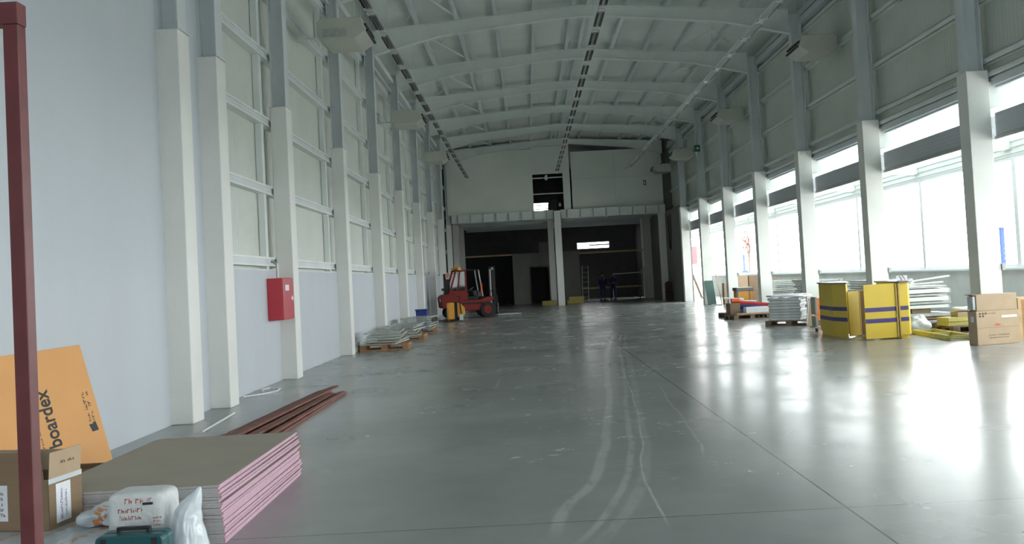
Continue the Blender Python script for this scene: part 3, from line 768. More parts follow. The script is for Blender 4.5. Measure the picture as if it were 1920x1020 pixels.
o = MB().tube([(-4.34, 13.5, .015), (-4.15, 13.75, .012), (-4.0, 14.1, .012), (-4.02, 14.35, .02), (-4.2, 14.45, .03), (-4.3, 14.3, .02), (-4.22, 14.1, .012)], .014).build('cable_loop', M['label']); tag(o, 'white cable loop lying on the floor by the left wall', 'cable')

# fire hose cabinet
t = thing('hose_cabinet', (WL+.002, 15.27, 1.08), 'red fire hose cabinet mounted on the left wall before a pillar', 'cabinet')
MB().box(0, .25, 0, .70, 0, .72).build('cabinet_body', M['firered'], t, bevel=.006)
d = MB().box(.25, .27, .01, .69, .01, .71).build('cabinet_door', M['firered'], t, bevel=.004)
MB().box(.27, .282, .60, .63, .33, .40).build('door_handle', M['chrome'], d)
MB().box(.27, .2715, .16, .40, .50, .60).build('door_sign', M['label'], d)
MB().tube([(.12, .25, .72), (.12, .25, .98), (.02, .25, 1.02)], .022).build('supply_pipe', M['galv'], t)

# ------------------------------------------------------------------ pallets and steel frames
def pallet(m):
    b = MB()
    for y in (-.40, -.235, -.07, .095, .26): b.box(-.6, .6, y, y+.14, .122, .144)
    for x in (-.6, -.0725, .455): b.box(x, x+.145, -.4, .4, .10, .122)
    for y in (-.4, -.0725, .255): b.box(-.6, .6, y, y+.145, 0, .022)
    t = b.build('wooden_pallet', m); tag(t, '', 'pallet', 'wooden pallets')
    k = MB().box(-.6, -.455, -.4, -.255, .022, .10).build('block', m, t)
    for x in (0, .5275, 1.055):
        for y in (0, .3275, .655):
            if x == 0 and y == 0: continue
            c = k.copy(); COL.objects.link(c); c.parent = t; c.location = (x, y, 0)
    return t
p_new = pallet(M['pallet']); p_old = pallet(M['pallet_old'])
used = set()
def put_pallet(proto, x, y, z, rz, label):
    o = proto if proto.name not in used else copy_tree(proto)
    used.add(o.name); used.add(proto.name)
    return place(o, (x, y, z), rz, label)
put_pallet(p_new, -3.60, 22.50, 0, R(2), 'orange-brown pallet under the nearest steel frames on the left')
put_pallet(p_new, -3.60, 26.0, 0, R(-1), 'orange-brown pallet under the middle steel frames on the left')
put_pallet(p_new, -3.62, 29.6, 0, R(3), 'orange-brown pallet under the farthest steel frames on the left')

def frame(w_, l_, m, rungs=4, s=.035, diag=True, name='steel_frame'):
    b = MB().box(-w_/2, -w_/2+s, -l_/2, l_/2, 0, s).box(w_/2-s, w_/2, -l_/2, l_/2, 0, s)
    for i in range(rungs):
        y = -l_/2+.06+(l_-.12)*i/(rungs-1)
        b.box(-w_/2+s, w_/2-s, y-s/2, y+s/2, .004, s-.004)
        if diag and i < rungs-1:
            y2 = y+(l_-.12)/(rungs-1); b.bar((-w_/2+s, y, s/2), (w_/2-s, y2, s/2), s*.6, s*.5)
    t = b.build(name, m)
    tag(t, '', 'frame')
    MB().box(-w_/2-.01, -w_/2+.08, -l_/2-.008, -l_/2, 0, s+.010).build('end_plate', m, t)
    MB().box(w_/2-.08, w_/2+.01, -l_/2-.008, -l_/2, 0, s+.010).build('end_plate', m, t)
    return t
def frame_stack(proto, x, y, z0, n, dz, group, where, jit=.05, rot=4, rz=0, reuse=False):
    for i in range(n):
        o = proto if (i == 0 and not reuse) else copy_tree(proto)
        rk = n-i
        pos = 'topmost' if rk == 1 else 'lowest' if rk == n else ORD[rk-1]+' from top'
        o['group'] = group
        place(o, (x+random.uniform(-jit, jit), y+random.uniform(-jit, jit)*1.5, z0+i*dz), rz+R(random.uniform(-rot, rot)), 'steel frame %s, %s' % (where, pos))
f1 = frame(.86, 1.75, M['galv'], 3, .030, False)
frame_stack(f1, -3.60, 22.65, .150, 5, .068, 'frames on the nearest left pallet', 'on the nearest left pallet', .06, 5)
frame_stack(f1, -3.58, 26.1, .150, 5, .068, 'frames on the middle left pallet', 'on the middle left pallet', .08, 6, reuse=True)
frame_stack(f1, -3.60, 29.5, .150, 6, .068, 'frames on the farthest left pallet', 'on the farthest left pallet', .08, 7, reuse=True)
t = thing('storage_bin', (-3.78, 31.9, 0), 'dark blue plastic bin behind the left frame stacks', 'bin')
MB().prism([(-.17, 0), (.17, 0), (.21, .66), (-.21, .66)], 'y', -.16, .16).build('bin_body', M['blue'], t, bevel=.02)
MB().box(-.23, .23, -.19, .19, .66, .70).build('bin_lid', M['blue'], t, bevel=.01)
o = MB().box(-4.42, -4.24, 21.45, 22.4, 0, .24).build('board_pile', M['gypsum'], bevel=.01); tag(o, 'low pile of pale boards between the left wall and the nearest frame pallet', 'board')

# ------------------------------------------------------------------ forklift
def forklift(loc, rz):
    t = thing('forklift', loc, 'red forklift truck with a dark mast parked at the far left', 'forklift', rz)
    body = [(-1.30, .50), (-1.34, .95), (-1.24, 1.06), (-.95, 1.12), (-.62, 1.12), (-.5, .80), (.35, .80), (.75, .90), (1.0, .90), (1.0, .78), (.5, .32), (-.52, .32), (-.60, .46), (-.78, .56), (-1.0, .56), (-1.16, .46)]
    MB().prism(body, 'y', -.55, .55).build('chassis', M['flred'], t, bevel=.03)
    MB().box(-.5, .5, -.56, .56, .60, .68).build('side_band', M['rubber'], t)
    def wheel(name, x, y, r_, wd, front):
        wv = MB().cyl((x, y-wd/2, r_), (x, y+wd/2, r_), r_, n=28).build(name, M['rubber'], t, bevel=.02)
        s_ = -1 if y < 0 else 1
        MB().cyl((x, y+s_*wd/2, r_), (x, y+s_*(wd/2+.012), r_), r_*.55, n=20).build('wheel_hub', M['flred'], wv)
    for y in (-.50, .50):
        wheel('wheel', .72, y, .34, .22, 1); wheel('wheel', -.88, y, .27, .18, 0)
    MB().box(-.55, .35, -.45, .45, .8, .95).build('engine_cover', M['rubber'], t, bevel=.02)
    # cab with door
    cab = MB()
    for y in (-.50, .50):
        cab.bar((-.95, y, 1.08), (-.62, y, 2.10), .07); cab.bar((-.18, y, .80), (-.20, y, 2.10), .06); cab.bar((-.95, y, 1.10), (-.20, y, 1.10), .05)
        cab.bar((-.62, y, 2.09), (-.2, y, 2.09), .05)
    cab.build('cab_frame', M['flred'], t)
    dr = MB().prism([(-.90, .80), (-.22, .80), (-.22, 1.22), (-.88, 1.22)], 'y', -.53, -.50).build('door', M['flred'], t)
    MB().prism([(-.88, 1.22), (-.24, 1.22), (-.24, 2.05), (-.62, 2.05)], 'y', -.515, -.505).build('door_window', M['cabglass'], dr)
    MB().prism([(-.62, 1.24), (-.56, 1.24), (-.42, 2.05), (-.48, 2.05)], 'y', -.522, -.516).build('window_bar', M['flred'], dr)
    g = MB().box(-.68, .42, -.50, .50, 2.10, 2.13)
    g.build('overhead_guard', M['rubber'], t)
    MB().bar((.40, -.46, 2.1), (.55, -.46, .92), .05).bar((.40, .46, 2.1), (.55, .46, .92), .05).build('guard_post', M['galv_dark'], t)
    MB().box(-.50, -.05, -.24, .24, .95, 1.10).box(-.55, -.45, -.24, .24, 1.08, 1.55).build('seat', M['darkplastic'], t, bevel=.03)
    MB().cyl((.25, 0, .9), (.12, 0, 1.25), .02, n=8).cyl((.115, 0, 1.25), (.10, 0, 1.275), .17, n=20).build('steering_wheel', M['darkplastic'], t)
    MB().box(.30, .55, -.45, .45, .9, 1.18).build('dashboard', M['darkplastic'], t, bevel=.03)
    MB().box(-1.12, -.90, -.45, -.15, 1.10, 1.75).cyl((-1.02, .2, 1.1), (-1.02, .2, 2.0), .06, n=12).build('exhaust', M['rubber'], t, bevel=.02)
    MB().box(-1.28, -1.2, -.58, -.42, 1.26, 1.36).bar((-1.2, -.5, 1.1), (-1.24, -.5, 1.3), .02).build('rear_mirror', M['rubber'], t)
    MB().box(-1.10, -.98, -.62, -.5, 1.84, 1.93).bar((-.98, -.55, 1.9), (-.7, -.5, 1.98), .025).build('rear_lamp', M['orangered'], t)
    MB().cyl((-.42, -.15, 2.13), (-.42, -.15, 2.19), .10, n=16).cyl((-.42, -.15, 2.19), (-.42, -.15, 2.29), .085, .06, n=16).build('beacon', M['flyellow'], t)
    o = soft('roof_sack', M['flyellow'], t, .22, .16, .06, .8, .15, 6, 3); o.location = (-.52, .12, 2.13)
    mast = MB()
    for y in (-.36, -.28, .28, .36): mast.box(1.02, 1.16, y-.03, y+.03, .10, 2.22)
    mast.box(1.02, 1.16, -.39, .39, 2.16, 2.24).box(1.04, 1.14, -.36, .36, 1.1, 1.18).box(1.04, 1.14, -.36, .36, .12, .2)
    mast.build('mast', M['rubber'], t)
    MB().cyl((1.0, .0, .2), (1.0, .0, 2.1), .045, n=12).build('lift_cylinder', M['galv_dark'], t)
    MB().box(1.17, 1.22, -.45, .45, .10, .18).box(1.17, 1.22, -.45, .45, .5, .58).box(1.17, 1.22, -.42, -.38, .1, .95).box(1.17, 1.22, .38, .42, .1, .95).build('fork_carriage', M['rubber'], t)
    for y in (-.25, .25):
        MB().box(1.22, 1.26, y-.06, y+.06, .04, .6).box(1.22, 2.3, y-.06, y+.06, .04, .08).build('fork', M['galv_dark'], t)
    MB().cyl((1.0, -.42, 2.12), (1.08, -.42, 2.12), .075, n=16).build('mast_lamp', M['chrome'], t)
    MB().box(.45, .52, -.56, -.50, 1.12, 1.5).build('front_lamp', M['orangered'], t, bevel=.01)
    MB().box(-1.345, -1.32, -.40, -.30, .78, .92).box(-1.345, -1.32, -.25, -.17, .78, .92).build('white_mark', M['label'], t)
    return t
forklift((-2.62, 40.05, 0), R(14))

t = thing('pallet_stacker', (-2.95, 36.7, 0), 'small yellow electric pallet stacker in front of the forklift', 'stacker', rz=R(10))
MB().prism([(-.36, .10), (-.36, .72), (-.30, .78), (-.10, .78), (-.10, .10)], 'y', -.36, .30).build('left_cover', M['flyellow'], t, bevel=.02)
MB().prism([(.02, .18), (.02, .78), (.18, .72), (.32, .55), (.34, .30), (.20, .18)], 'y', -.34, .30).build('right_cover', M['flyellow'], t, bevel=.02)
MB().box(-.10, .02, -.30, .3, .06, .80).box(-.3, .25, -.28, .28, .04, .18).build('drive_unit', M['rubber'], t)
MB().bar((.18, -.38, .25), (.10, -.40, 1.02), .04).bar((-.02, -.42, 1.02), (.22, -.42, 1.02), .035).build('tiller', M['rubber'], t)
MB().box(.08, .24, -.42, -.26, .05, .30).build('battery_case', M['galv'], t, bevel=.01)
MB().cyl((-.2, -.30, .07), (-.2, -.22, .07), .07, n=16).cyl((.16, -.38, .06), (.16, -.30, .06), .06, n=16).build('castor', M['rubber'], t)
MB().box(-1.0, -.36, -.22, -.06, .03, .075).box(-1.0, -.36, .08, .24, .03, .075).build('fork', M['rubber'], t)

# ------------------------------------------------------------------ right side goods
t = thing('cardboard_box', (7.765, 15.60, 0), 'large brown carton with small printed marks, standing on the floor at the right', 'box', rz=R(11))
MB().box(0, .84, 0, .225, 0, .59).build('carton', M['card_light'], t, bevel=.008)
mw = frame_mw((.0, -.0005, 0), (1, 0, 0), (0, 0, 1))
b = MB()
for x, z in ((.05, .53), (.05, .485), (.11, .53), (.11, .485), (.165, .53)): b.box(x, x+.038, z, z+.032, 0, .001, mw)
b.build('printed_mark', M['ink_brown'], t)
scribble('box_print', M['ink_brown'], t, mw @ Matrix.Translation((.21, .53, 0)), .18, .03, 1, 2, thick=.001)
scribble('box_print', M['ink_brown'], t, mw @ Matrix.Translation((.20, .10, 0)), .46, .09, 2, 12, thick=.001, fill=.45)
MB().prism([(.33, .33), (.40, .37), (.47, .34), (.47, .325)], 'z', 0, .001, mw).build('red_print', M['redink'], t)
MB().box(.50, .80, .46, .50, 0, .0014, mw).build('tape_strip', M['label'], t)
MB().box(0, .84, .295, .30, 0, .0008, mw).build('crease', M['card_dark'], t)
MB().box(-.0012, 0, .07, .15, .40, .50).build('side_label', M['label'], t)
t = thing('cardboard_box', (7.80, 15.64, .592), 'plain brown carton lying on top of the large printed carton', 'box', rz=R(8))
MB().box(0, .77, 0, .20, 0, .285).build('carton', M['card_light'], t, bevel=.006)
MB().prism([(-.0, .27), (-.10, .29), (-.10, .294), (0, .285)], 'y', .0, .19).build('flap', M['card_dark'], t)
MB().box(-.055, -.002, .02, .18, .02, .26).build('foam_end', M['film'], t, bevel=.01)

put_pallet(p_old, 9.2, 18.75, 0, R(4), 'pallet under the yellow-green cartons behind the big brown carton')
for i, (z, lab) in enumerate(((.146, 'lower'), (.232, 'upper'))):
    o = MB().box(-.62, .62, -.22, .22, 0, .084).build('flat_carton', M['yelgreen'], bevel=.004)
    o.location = (9.2, 18.72, z); o.rotation_euler = (0, 0, R(4+2*i)); tag(o, '%s long yellow-green flat carton on the pallet behind the brown cartons' % lab, 'box', 'yellow-green cartons')
o = MB().box(-.3, .3, -.16, .16, 0, .10).build('flat_carton', M['card_light'], bevel=.004); o.location = (9.15, 18.7, .318); tag(o, 'small pale carton under the white plastic on the yellow-green cartons', 'box')
o = soft('plastic_cover', M['label'], None, .26, .17, .05, .7, .12, 6, 31); o.location = (9.10, 18.68, .42); tag(o, 'white plastic heap on the cartons behind the big brown carton', 'plastic')
o = soft('plastic_heap', M['plastic'], None, .20, .16, .16, .8, .25, 7, 37); o.location = (8.42, 19.42, 0); o.rotation_euler = (0, 0, 0)
tag(o, 'clear plastic heap on the floor beside the stack of grey panels', 'plastic')
f2 = frame(.46, 2.0, M['yelgreen'], 3, .04, False)
frame_stack(f2, 8.15, 17.85, .004, 2, .045, 'long frames on the floor', 'lying on the floor left of the big brown carton', .01, 1, rz=R(-5))
for i in range(5):
    put_pallet(p_new, 9.25, 16.85, .145*i, R(90+random.uniform(-2, 2)), 'pale pallet in the stack at the right edge, %s' % ('lowest', 'second from the floor', 'middle one', 'fourth from the floor', 'topmost')[i])
o = MB().box(8.80, 8.86, 16.15, 16.21, 0, .76).build('timber_post', M['wood']); tag(o, 'short timber post standing before the pallet stack at the right edge', 'post')

# stack of grey panels behind the open counter
put_pallet(p_old, 8.70, 20.15, 0, 0, 'pallet under the stack of grey panels beside the open yellow counter')
zz = .146
PN = [(1.1, .7, .05, 'galv_dark', 0), (1.0, .66, .05, 'card_dark', 0), (1.1, .72, .07, 'galv_dark', 1), (.42, .3, .11, 'card_light', 0), (1.15, .7, .07, 'steel', -1), (1.1, .7, .05, 'galv_dark', 1), (1.18, .72, .09, 'steel', 2), (1.1, .7, .05, 'galv_dark', -1), (1.2, .72, .09, 'steel', 2), (1.05, .68, .05, 'galv_dark', 0)]
for i, (a, b_, h, mm, an) in enumerate(PN):
    o = MB().box(-a/2, a/2, -b_/2, b_/2, 0, h).build('metal_sheet' if mm != 'card_light' else 'cardboard_box', M[mm], bevel=.003)
    if mm != 'card_light': MB().box(-a/2, -a/2+.03, -b_/2-.006, -b_/2, 0, h).build('end_bracket', M['galv_dark'], o); MB().box(a/2-.03, a/2, -b_/2-.006, -b_/2, 0, h).build('end_bracket', M['galv_dark'], o)
    o.location = (8.72+random.uniform(-.04, .04), 20.12, zz); o.rotation_euler = (0, 0, R(an*.5)); zz += h+.018 if i not in (2, 3) else h+.001
    tag(o, ('small brown carton wedged in the grey panel stack beside the yellow counter' if mm == 'card_light' else 'grey panel beside the open yellow counter, %s from the bottom' % ORD[i]), 'box' if mm == 'card_light' else 'panel', None if mm == 'card_light' else 'grey panels on the pallet')
zt_ = zz
for i, (x0, z0, x1, z1) in enumerate(((8.2, .0, 9.25, .03), (8.25, .045, 9.40, .16))):
    o = MB().bar((0, 0, 0), (x1-x0, 0, z1-z0), .10, .03).build('metal_strip', M['galv']); o.location = (x0, 20.0, zt_+z0+.016)
    tag(o, ['flat metal strip lying on top of the grey panel stack', 'metal strip tilted upwards on top of the grey panel stack'][i], 'strip')

# yellow counters
def counter(loc, foot, h, label, cat='counter'):
    t = thing('counter', loc, label, cat)
    def inset(poly, d):
        c = sum((Vector(p) for p in poly), Vector((0, 0)))/len(poly); return [tuple(Vector(p)+(c-Vector(p)).normalized()*d) for p in poly]
    MB().prism(foot, 'z', .075, h).build('cabinet_body', M['yellow'], t)
    MB().prism(inset(foot, .05), 'z', 0, .075).build('plinth', M['yellow'], t)
    MB().prism(inset(foot, -.07), 'z', h, h+.028).build('counter_top', M['darktop'], t, bevel=.004)
    return t
foot1 = [(.05, 1.35), (0, .35), (.13, -.14), (.30, .25), (.63, 1.35)]
t = counter((6.47, 18.75, 0), foot1, 1.12, 'yellow angled counter with two dark blue stripes, left of the open one')
st = MB()
for z in (.335, .555):
    for p, q in ((foot1[0], foot1[1]), (foot1[1], foot1[2])):
        p, q = Vector(p), Vector(q); n_ = Vector((-(q-p).y, (q-p).x)).normalized()
        if n_.x > 0: n_ = -n_
        st.prism([tuple(p+n_*.003), tuple(q+n_*.003), tuple(q), tuple(p)], 'z', z, z+.082)
for k, z in enumerate((.335, .555)):
    b = MB()
    for p, q in ((foot1[0], foot1[1]), (foot1[1], foot1[2])):
        p, q = Vector(p), Vector(q); n_ = Vector((-(q-p).y, (q-p).x)).normalized()
        if n_.x > 0: n_ = -n_
        b.prism([tuple(p+n_*.003), tuple(q+n_*.003), tuple(q), tuple(p)], 'z', z, z+.082)
    b.build('blue_stripe', M['stripe'], t)
MB().prism([(.20, -.04), (.53, .23), (.515, .25), (.185, -.02)], 'z', .02, .95).build('side_panel', M['yellow'], t)
MB().prism([(.535, .225), (.555, .245), (.535, .265), (.515, .245)], 'z', .02, .955).build('panel_edge', M['paleply'], t)
t = thing('narrow_cabinet', (7.12, 19.25, 0), 'narrow worn cabinet side standing between the two yellow counters', 'cabinet')
MB().box(0, .20, 0, .40, 0, .94).build('cabinet_body', M['card_dark'], t, bevel=.005)
for i, z in enumerate((.12, .30, .50, .66, .80)): MB().box(-.07, -.002, .0, .10, z, z+.09).build('hinge_block', M['galv'], t, bevel=.01)

foot2 = [(.0, .0), (.17, .02), (.32, .30), (.36, 1.05), (-.04, 1.05), (-.04, .24)]
t = counter((7.36, 17.78, 0), foot2, 1.11, 'yellow counter with its striped door panel swung open towards the hall')
dp = MB().bar((-.075, .035, .565), (-.735, -.06, .565), .028, 1.07).build('door_panel', M['yellow'], t)
vd = Vector((-.66, -.095)).normalized(); nn = Vector((vd.y, -vd.x))
if nn.y > 0: nn = -nn
for z in (.335, .555):
    p = Vector((-.078, .035))+nn*.0145; q = Vector((-.732, -.06))+nn*.0145
    MB().prism([tuple(p), tuple(q), tuple(q+nn*.003), tuple(p+nn*.003)], 'z', z, z+.085).build('blue_stripe', M['stripe'], dp)
    MB().prism([(.0, -.0035), (.17, .0165), (.17, .02), (0, 0)], 'z', z+.01, z+.09).build('blue_stripe', M['stripe'], t)
MB().box(-.075, -.050, .0, .05, .03, 1.10).box(-.030, -.004, -.01, .05, .03, 1.10).build('panel_edge', M['paleply'], t)
t = thing('marked_card', (7.62, 17.95, 1.0), 'small white card with red strokes stuck beside the open yellow counter', 'card')
t.location = (7.62, 18.15, 1.140)
MB().box(-.10, .10, 0, .12, 0, .004).box(-.10, .12, .118, .122, .0, .10).build('card_sheet', M['label'], t)
MB().bar((-.04, .115, .09), (.02, .115, .0), .02, .004).bar((.02, .115, .10), (.08, .115, .01), .02, .004).build('red_stroke', M['firered'], t)

# film-wrapped pallet and the orange sheet
put_pallet(p_old, 6.90, 23.6, 0, R(-28), 'pallet under the film-wrapped stack left of the yellow counters')
for i in range(8):
    o = MB().box(-.42, .40, -.36, .36, 0, .07).build('wrapped_board', M['film'], bevel=.012)
    o.location = (6.82+random.uniform(-.02, .02), 23.6+random.uniform(-.02, .02), .146+i*.074); o.rotation_euler = (0, 0, R(-28+random.uniform(-3, 3)))
    tag(o, 'grey film-wrapped board on the pallet left of the yellow counters, %s from the bottom' % ORD[i], 'board', 'film-wrapped boards')
o = soft('wrapping_film', M['label'], None, .50, .40, .035, .6, .3, 5, 5); o.location = (6.92, 23.55, .742); tag(o, 'loose whitish film draped over the wrapped board stack', 'plastic')
t = thing('leaning_board', (7.10, 22.95, .146), 'pale board leaning on the wrapped stack beside the orange one', 'panel')
t.location = (7.06, 22.9, 0); MB().prism([(0, 0), (.16, 0), (.24, .68), (.09, .70)], 'y', 0, .02).build('board_sheet', M['card_light'], t)
MB().prism([(.005, .05), (.03, .05), (.11, .66), (.09, .66)], 'y', -.004, 0).build('edge_strip', M['label'], t)
t = thing('orange_sheet', (7.30, 22.98, 0), 'orange rounded sheet standing upright between wrapped stack and yellow counter', 'panel')
MB().prism([(0, .12), (.02, .60), (.07, .69), (.20, .70), (.24, .60), (.22, .12)], 'y', 0, .05).build('sheet_body', M['orangefab'], t, bevel=.01)
MB().box(0.0, .24, -.05, .06, 0, .12).build('base_block', M['pallet_old'], t)
t = thing('hand_trolley', (6.62, 20.75, 0), 'small grey hand trolley with black castors by the angled counter', 'trolley')
MB().box(0, .06, 0, .3, .40, .80).box(0, .06, 0, .3, .12, .36).build('frame_box', M['galv_dark'], t, bevel=.01)
MB().box(-.04, .12, -.02, .34, .08, .12).build('platform', M['galv'], t)
MB().cyl((-.01, 0, .045), (.03, 0, .045), .045, n=14).cyl((.08, .28, .045), (.12, .28, .045), .045, n=14).build('castor', M['rubber'], t)

# pallet with rolls and white boxes
put_pallet(p_old, 6.75, 27.75, 0, R(10), 'dark pallet under the red and orange rolls, nearest part')
put_pallet(p_old, 6.85, 29.1, 0, R(6), 'dark pallet behind the one with red and orange rolls')
put_pallet(p_old, 7.92, 28.9, 0, R(95), 'dark pallet to the right under the orange roll end')
def simple(name, mb, m, loc, rz, label, cat, group=None, bevel=.006, rot=None):
    o = mb.build(name, m, bevel=bevel); o.location = loc; o.rotation_euler = rot or (0, 0, rz); return tag(o, label, cat, group)
simple('timber_board', MB().box(-.55, .55, -.1, .1, 0, .04), M['wood'], (6.85, 27.5, .146), R(10), 'pale timber board on the front edge of the roll pallet', 'board')
simple('white_box', MB().box(-.36, .36, -.12, .12, 0, .17), M['label'], (6.98, 27.55, .188), R(8), 'white flat box lying at the front of the roll pallet', 'box')
simple('brown_block', MB().box(-.16, .16, -.2, .2, 0, .34), M['card_dark'], (6.36, 27.9, .146), R(6), 'grey-brown block of board offcuts at the left of the roll pallet', 'block')
simple('white_box', MB().box(-.34, .34, -.18, .18, 0, .16), M['label'], (6.95, 28.75, .36), R(-8), 'white carton behind the red roll, upper one', 'box')
simple('white_box', MB().box(-.34, .28, -.2, .2, 0, .05), M['frame'], (6.60, 28.65, .57), R(-18), 'thin white board tilted on the upper white carton', 'box', rot=(0, R(6), R(-14)))
simple('carton_base', MB().box(-.50, .50, -.25, .25, 0, .21), M['steelblue'], (7.05, 28.8, .146), R(4), 'blue flat crate beneath the upper white carton', 'crate')
def roll(p, q, r_, m, label):
    p, q = Vector(p), Vector(q); t = thing('fabric_roll', p, label, 'roll', group='rolls on the pallet')
    MB().cyl((0, 0, 0), q-p, r_, n=20).build('roll_body', m, t, bevel=.01, smooth=False)
    MB().cyl((q-p), (q-p)*1.012, r_*.35, n=12).build('roll_core', M['card_dark'], t)
roll((6.42, 28.25, .50), (7.55, 28.05, .36), .075, M['redroll'], 'long red roll lying across the pallet on the right')
roll((6.33, 28.0, .56), (6.60, 28.02, .56), .07, M['orangered'], 'short orange roll sticking out left above the dark roll')
roll((6.55, 27.98, .38), (7.50, 27.88, .26), .08, M['navy'], 'navy blue roll under the red roll')
roll((7.58, 27.98, .44), (8.12, 27.88, .38), .10, M['orangered'], 'thick orange roll end at the right of the roll pallet')
roll((7.60, 28.9, .30), (8.2, 28.75, .30), .09, M['steelblue'], 'blue roll at the right behind the orange one')
simple('timber_offcut', MB().box(-.2, .2, -.06, .06, 0, .06), M['wood'], (7.52, 27.35, .0), R(30), 'small timber offcut on the floor before the roll pallet', 'offcut')

# things further along the right side
t = thing('wooden_crate', (8.10, 33.7, 0), 'orange-brown crate with a dark lid behind the roll pallet', 'crate')
MB().box(-.30, .28, -.3, .3, 0, .72).build('crate_body', mat('amber_crate', (.62, .30, .04), .5), t, bevel=.01)
MB().box(-.33, .31, -.33, .33, .72, .84).build('lid', M['darktop'], t, bevel=.01)
MB().box(-.33, -.27, -.33, -.27, 0, .72).box(.14, .17, -.31, -.30, 0, .72).build('corner_post', M['darktop'], t)
f3 = frame(.9, 1.9, M['galv_dark'], 4, .05)
frame_stack(f3, 9.35, 33.6, .004, 16, .066, 'frames in the tall dark stack', 'in the stack beside the orange crate', .03, 2)
frame_stack(f3, 9.25, 28.7, .004, 17, .064, 'frames behind the roll pallet', 'in the stack behind the roll pallet', .05, 4, reuse=True)
f4 = frame(.9, 2.0, M['galv'], 4, .05)
frame_stack(f4, 9.35, 23.8, .004, 17, .063, 'frames behind the wrapped pallet', 'in the stack behind the yellow angled counter', .05, 4)
for i, (x, y, w_, h, z) in enumerate(((8.6, 37.6, .5, .66, 0), (9.15, 37.7, .5, .60, 0), (8.62, 37.6, .46, .60, .662), (9.15, 37.7, .5, .62, .602), (9.85, 38.0, .6, .62, 0), (9.85, 38.0, .55, .5, .622))):
    simple('cardboard_box', MB().box(-w_/2, w_/2, -.25, .25, 0, h), M['card_dark' if i % 2 else 'card_light'], (x+.35, y, z), R(3*i-6), 'brown carton in the far pile by the side windows, ' + ['lower left', 'lower middle', 'upper left with a white label', 'upper middle', 'lower right', 'upper right'][i], 'box', 'cartons by the far side windows')
simple('cardboard_box', MB().box(-.25, .25, -.2, .2, 0, .95), M['card_light'], (8.95, 39.9, 0), 0, 'tall brown carton beside the dark green board', 'box')
t = thing('green_board', (8.28, 40.35, 0), 'dark green board leaning back against a far right pillar', 'board')
o = MB().box(-.19, .19, -.02, .02, 0, 1.2).build('board_sheet', M['greenboard'], t, bevel=.003); o.rotation_euler = (R(-27), 0, 0)
o = MB().box(-.19, -.06, -.026, -.021, 0, 1.2).build('folded_edge', M['greenboard'], t); o.rotation_euler = (R(-27), 0, 0)
simple('pole', MB().cyl((8.62, 39.9, 0), (8.50, 40.95, 2.2), .018, n=8), M['wood'], (0, 0, 0), 0, 'thin pole leaning beside the green board', 'pole', bevel=0)
simple('timber_offcut', MB().box(-.25, .25, -.04, .04, 0, .05), M['frame'], (8.25, 39.2, 0), R(-30), 'white offcut on the floor before the green board', 'offcut')

def ladder(p, q, across, w_, rungs, m, label, r_=.022):
    p, q = Vector(p), Vector(q); t = thing('ladder', p, label, 'ladder'); d = q-p; a = Vector(across).normalized()*w_/2
    for s_ in (-1, 1): MB().bar(a*s_, a*s_+d, r_*1.6, r_*2.6).build('rail', m, t)
    for i in range(rungs):
        c = d*((i+.6)/rungs); MB().cyl(c-a, c+a, r_*.6, n=8).build('rung', m, t)
    return t
ladder((9.75, 50.2, 0), (8.66, 50.2, 3.2), (0, 1, 0), .36, 10, M['card_dark'], 'ladder leaning in the bright doorway at the far right')
t = thing('brown_crate', (7.72, 50.0, 0), 'dark brown crate with a peaked top by the far right wall', 'crate')
t.location = (7.83, 49.7, 0)
MB().prism([(-.17, 0), (.17, 0), (.17, .98), (0, 1.08), (-.17, .98)], 'y', -.2, .2).build('crate_body', mat('dark_brown_board', (.07, .035, .025), .8), t, bevel=.004)
MB().box(-.175, .175, -.206, -.2, .45, .50).build('strap', M['rubber'], t)
t = thing('hanging_cable', (8.0, 51.6, 4.7), 'black cable hanging in a loop on the far right wall', 'cable')
pts = [(-.45+.9*k/12, 0, -1.9*math.sin(math.pi*k/12)**.6) for k in range(13)]
MB().tube(pts, .025).build('cable', M['rubber'], t)
t.rotation_euler = (0, 0, R(90)); t.location = (8.02, 49.4, 4.7)

# deep under the mezzanine
simple('insulation_pack', MB().box(-.42, .42, -.3, .3, 0, .26), M['insul'], (1.25, 52.6, 0), R(2), 'yellow insulation pack left of the middle pillar foot', 'pack', bevel=.03, group='insulation packs')
simple('insulation_pack', MB().box(-.5, .5, -.3, .3, 0, .2), M['insul'], (2.82, 53.4, 0), 0, 'lower yellow insulation pack right of the middle pillar', 'pack', bevel=.03, group='insulation packs')
simple('insulation_pack', MB().box(-.46, .46, -.28, .28, 0, .2), M['insul'], (2.88, 53.4, .203), R(3), 'upper yellow insulation pack right of the middle pillar', 'pack', bevel=.03, group='insulation packs')
ladder((3.85, 59.6, 0), (3.95, 60.2, 2.3), (1, 0, 0), .4, 7, M['galv'], 'dim aluminium ladder standing in the dark opening')
t = thing('scaffold_rail', (6.4, 57.0, 0), 'pale metal railing frame beside the two workers', 'railing')
MB().cyl((-.95, 0, 1.62), (.95, 0, 1.66), .025, n=8).build('top_rail', M['frame'], t)
for x in (-.95, .92): MB().cyl((x, 0, 0), (x, 0, 1.9 if x > 0 else 1.62), .022, n=8).build('upright', M['galv'], t)
MB().cyl((1.12, .1, 0), (1.10, .1, 2.0), .02, n=8).build('loose_pole', M['galv'], t)
simple('timber_plank', MB().box(-1.9, 1.9, -.05, .05, 0, .10), M['wood'], (5.4, 57.36, .74), 0, 'pale timber plank fixed across the dark opening at knee height', 'plank')
simple('plank_trestle', MB().box(-.05, .05, -.04, .04, 0, .738).box(-.05, .05, -.04, .04, 0, .05), M['pallet_old'], (3.6, 57.36, 0), 0, 'short trestle leg under the left end of the far plank', 'trestle')
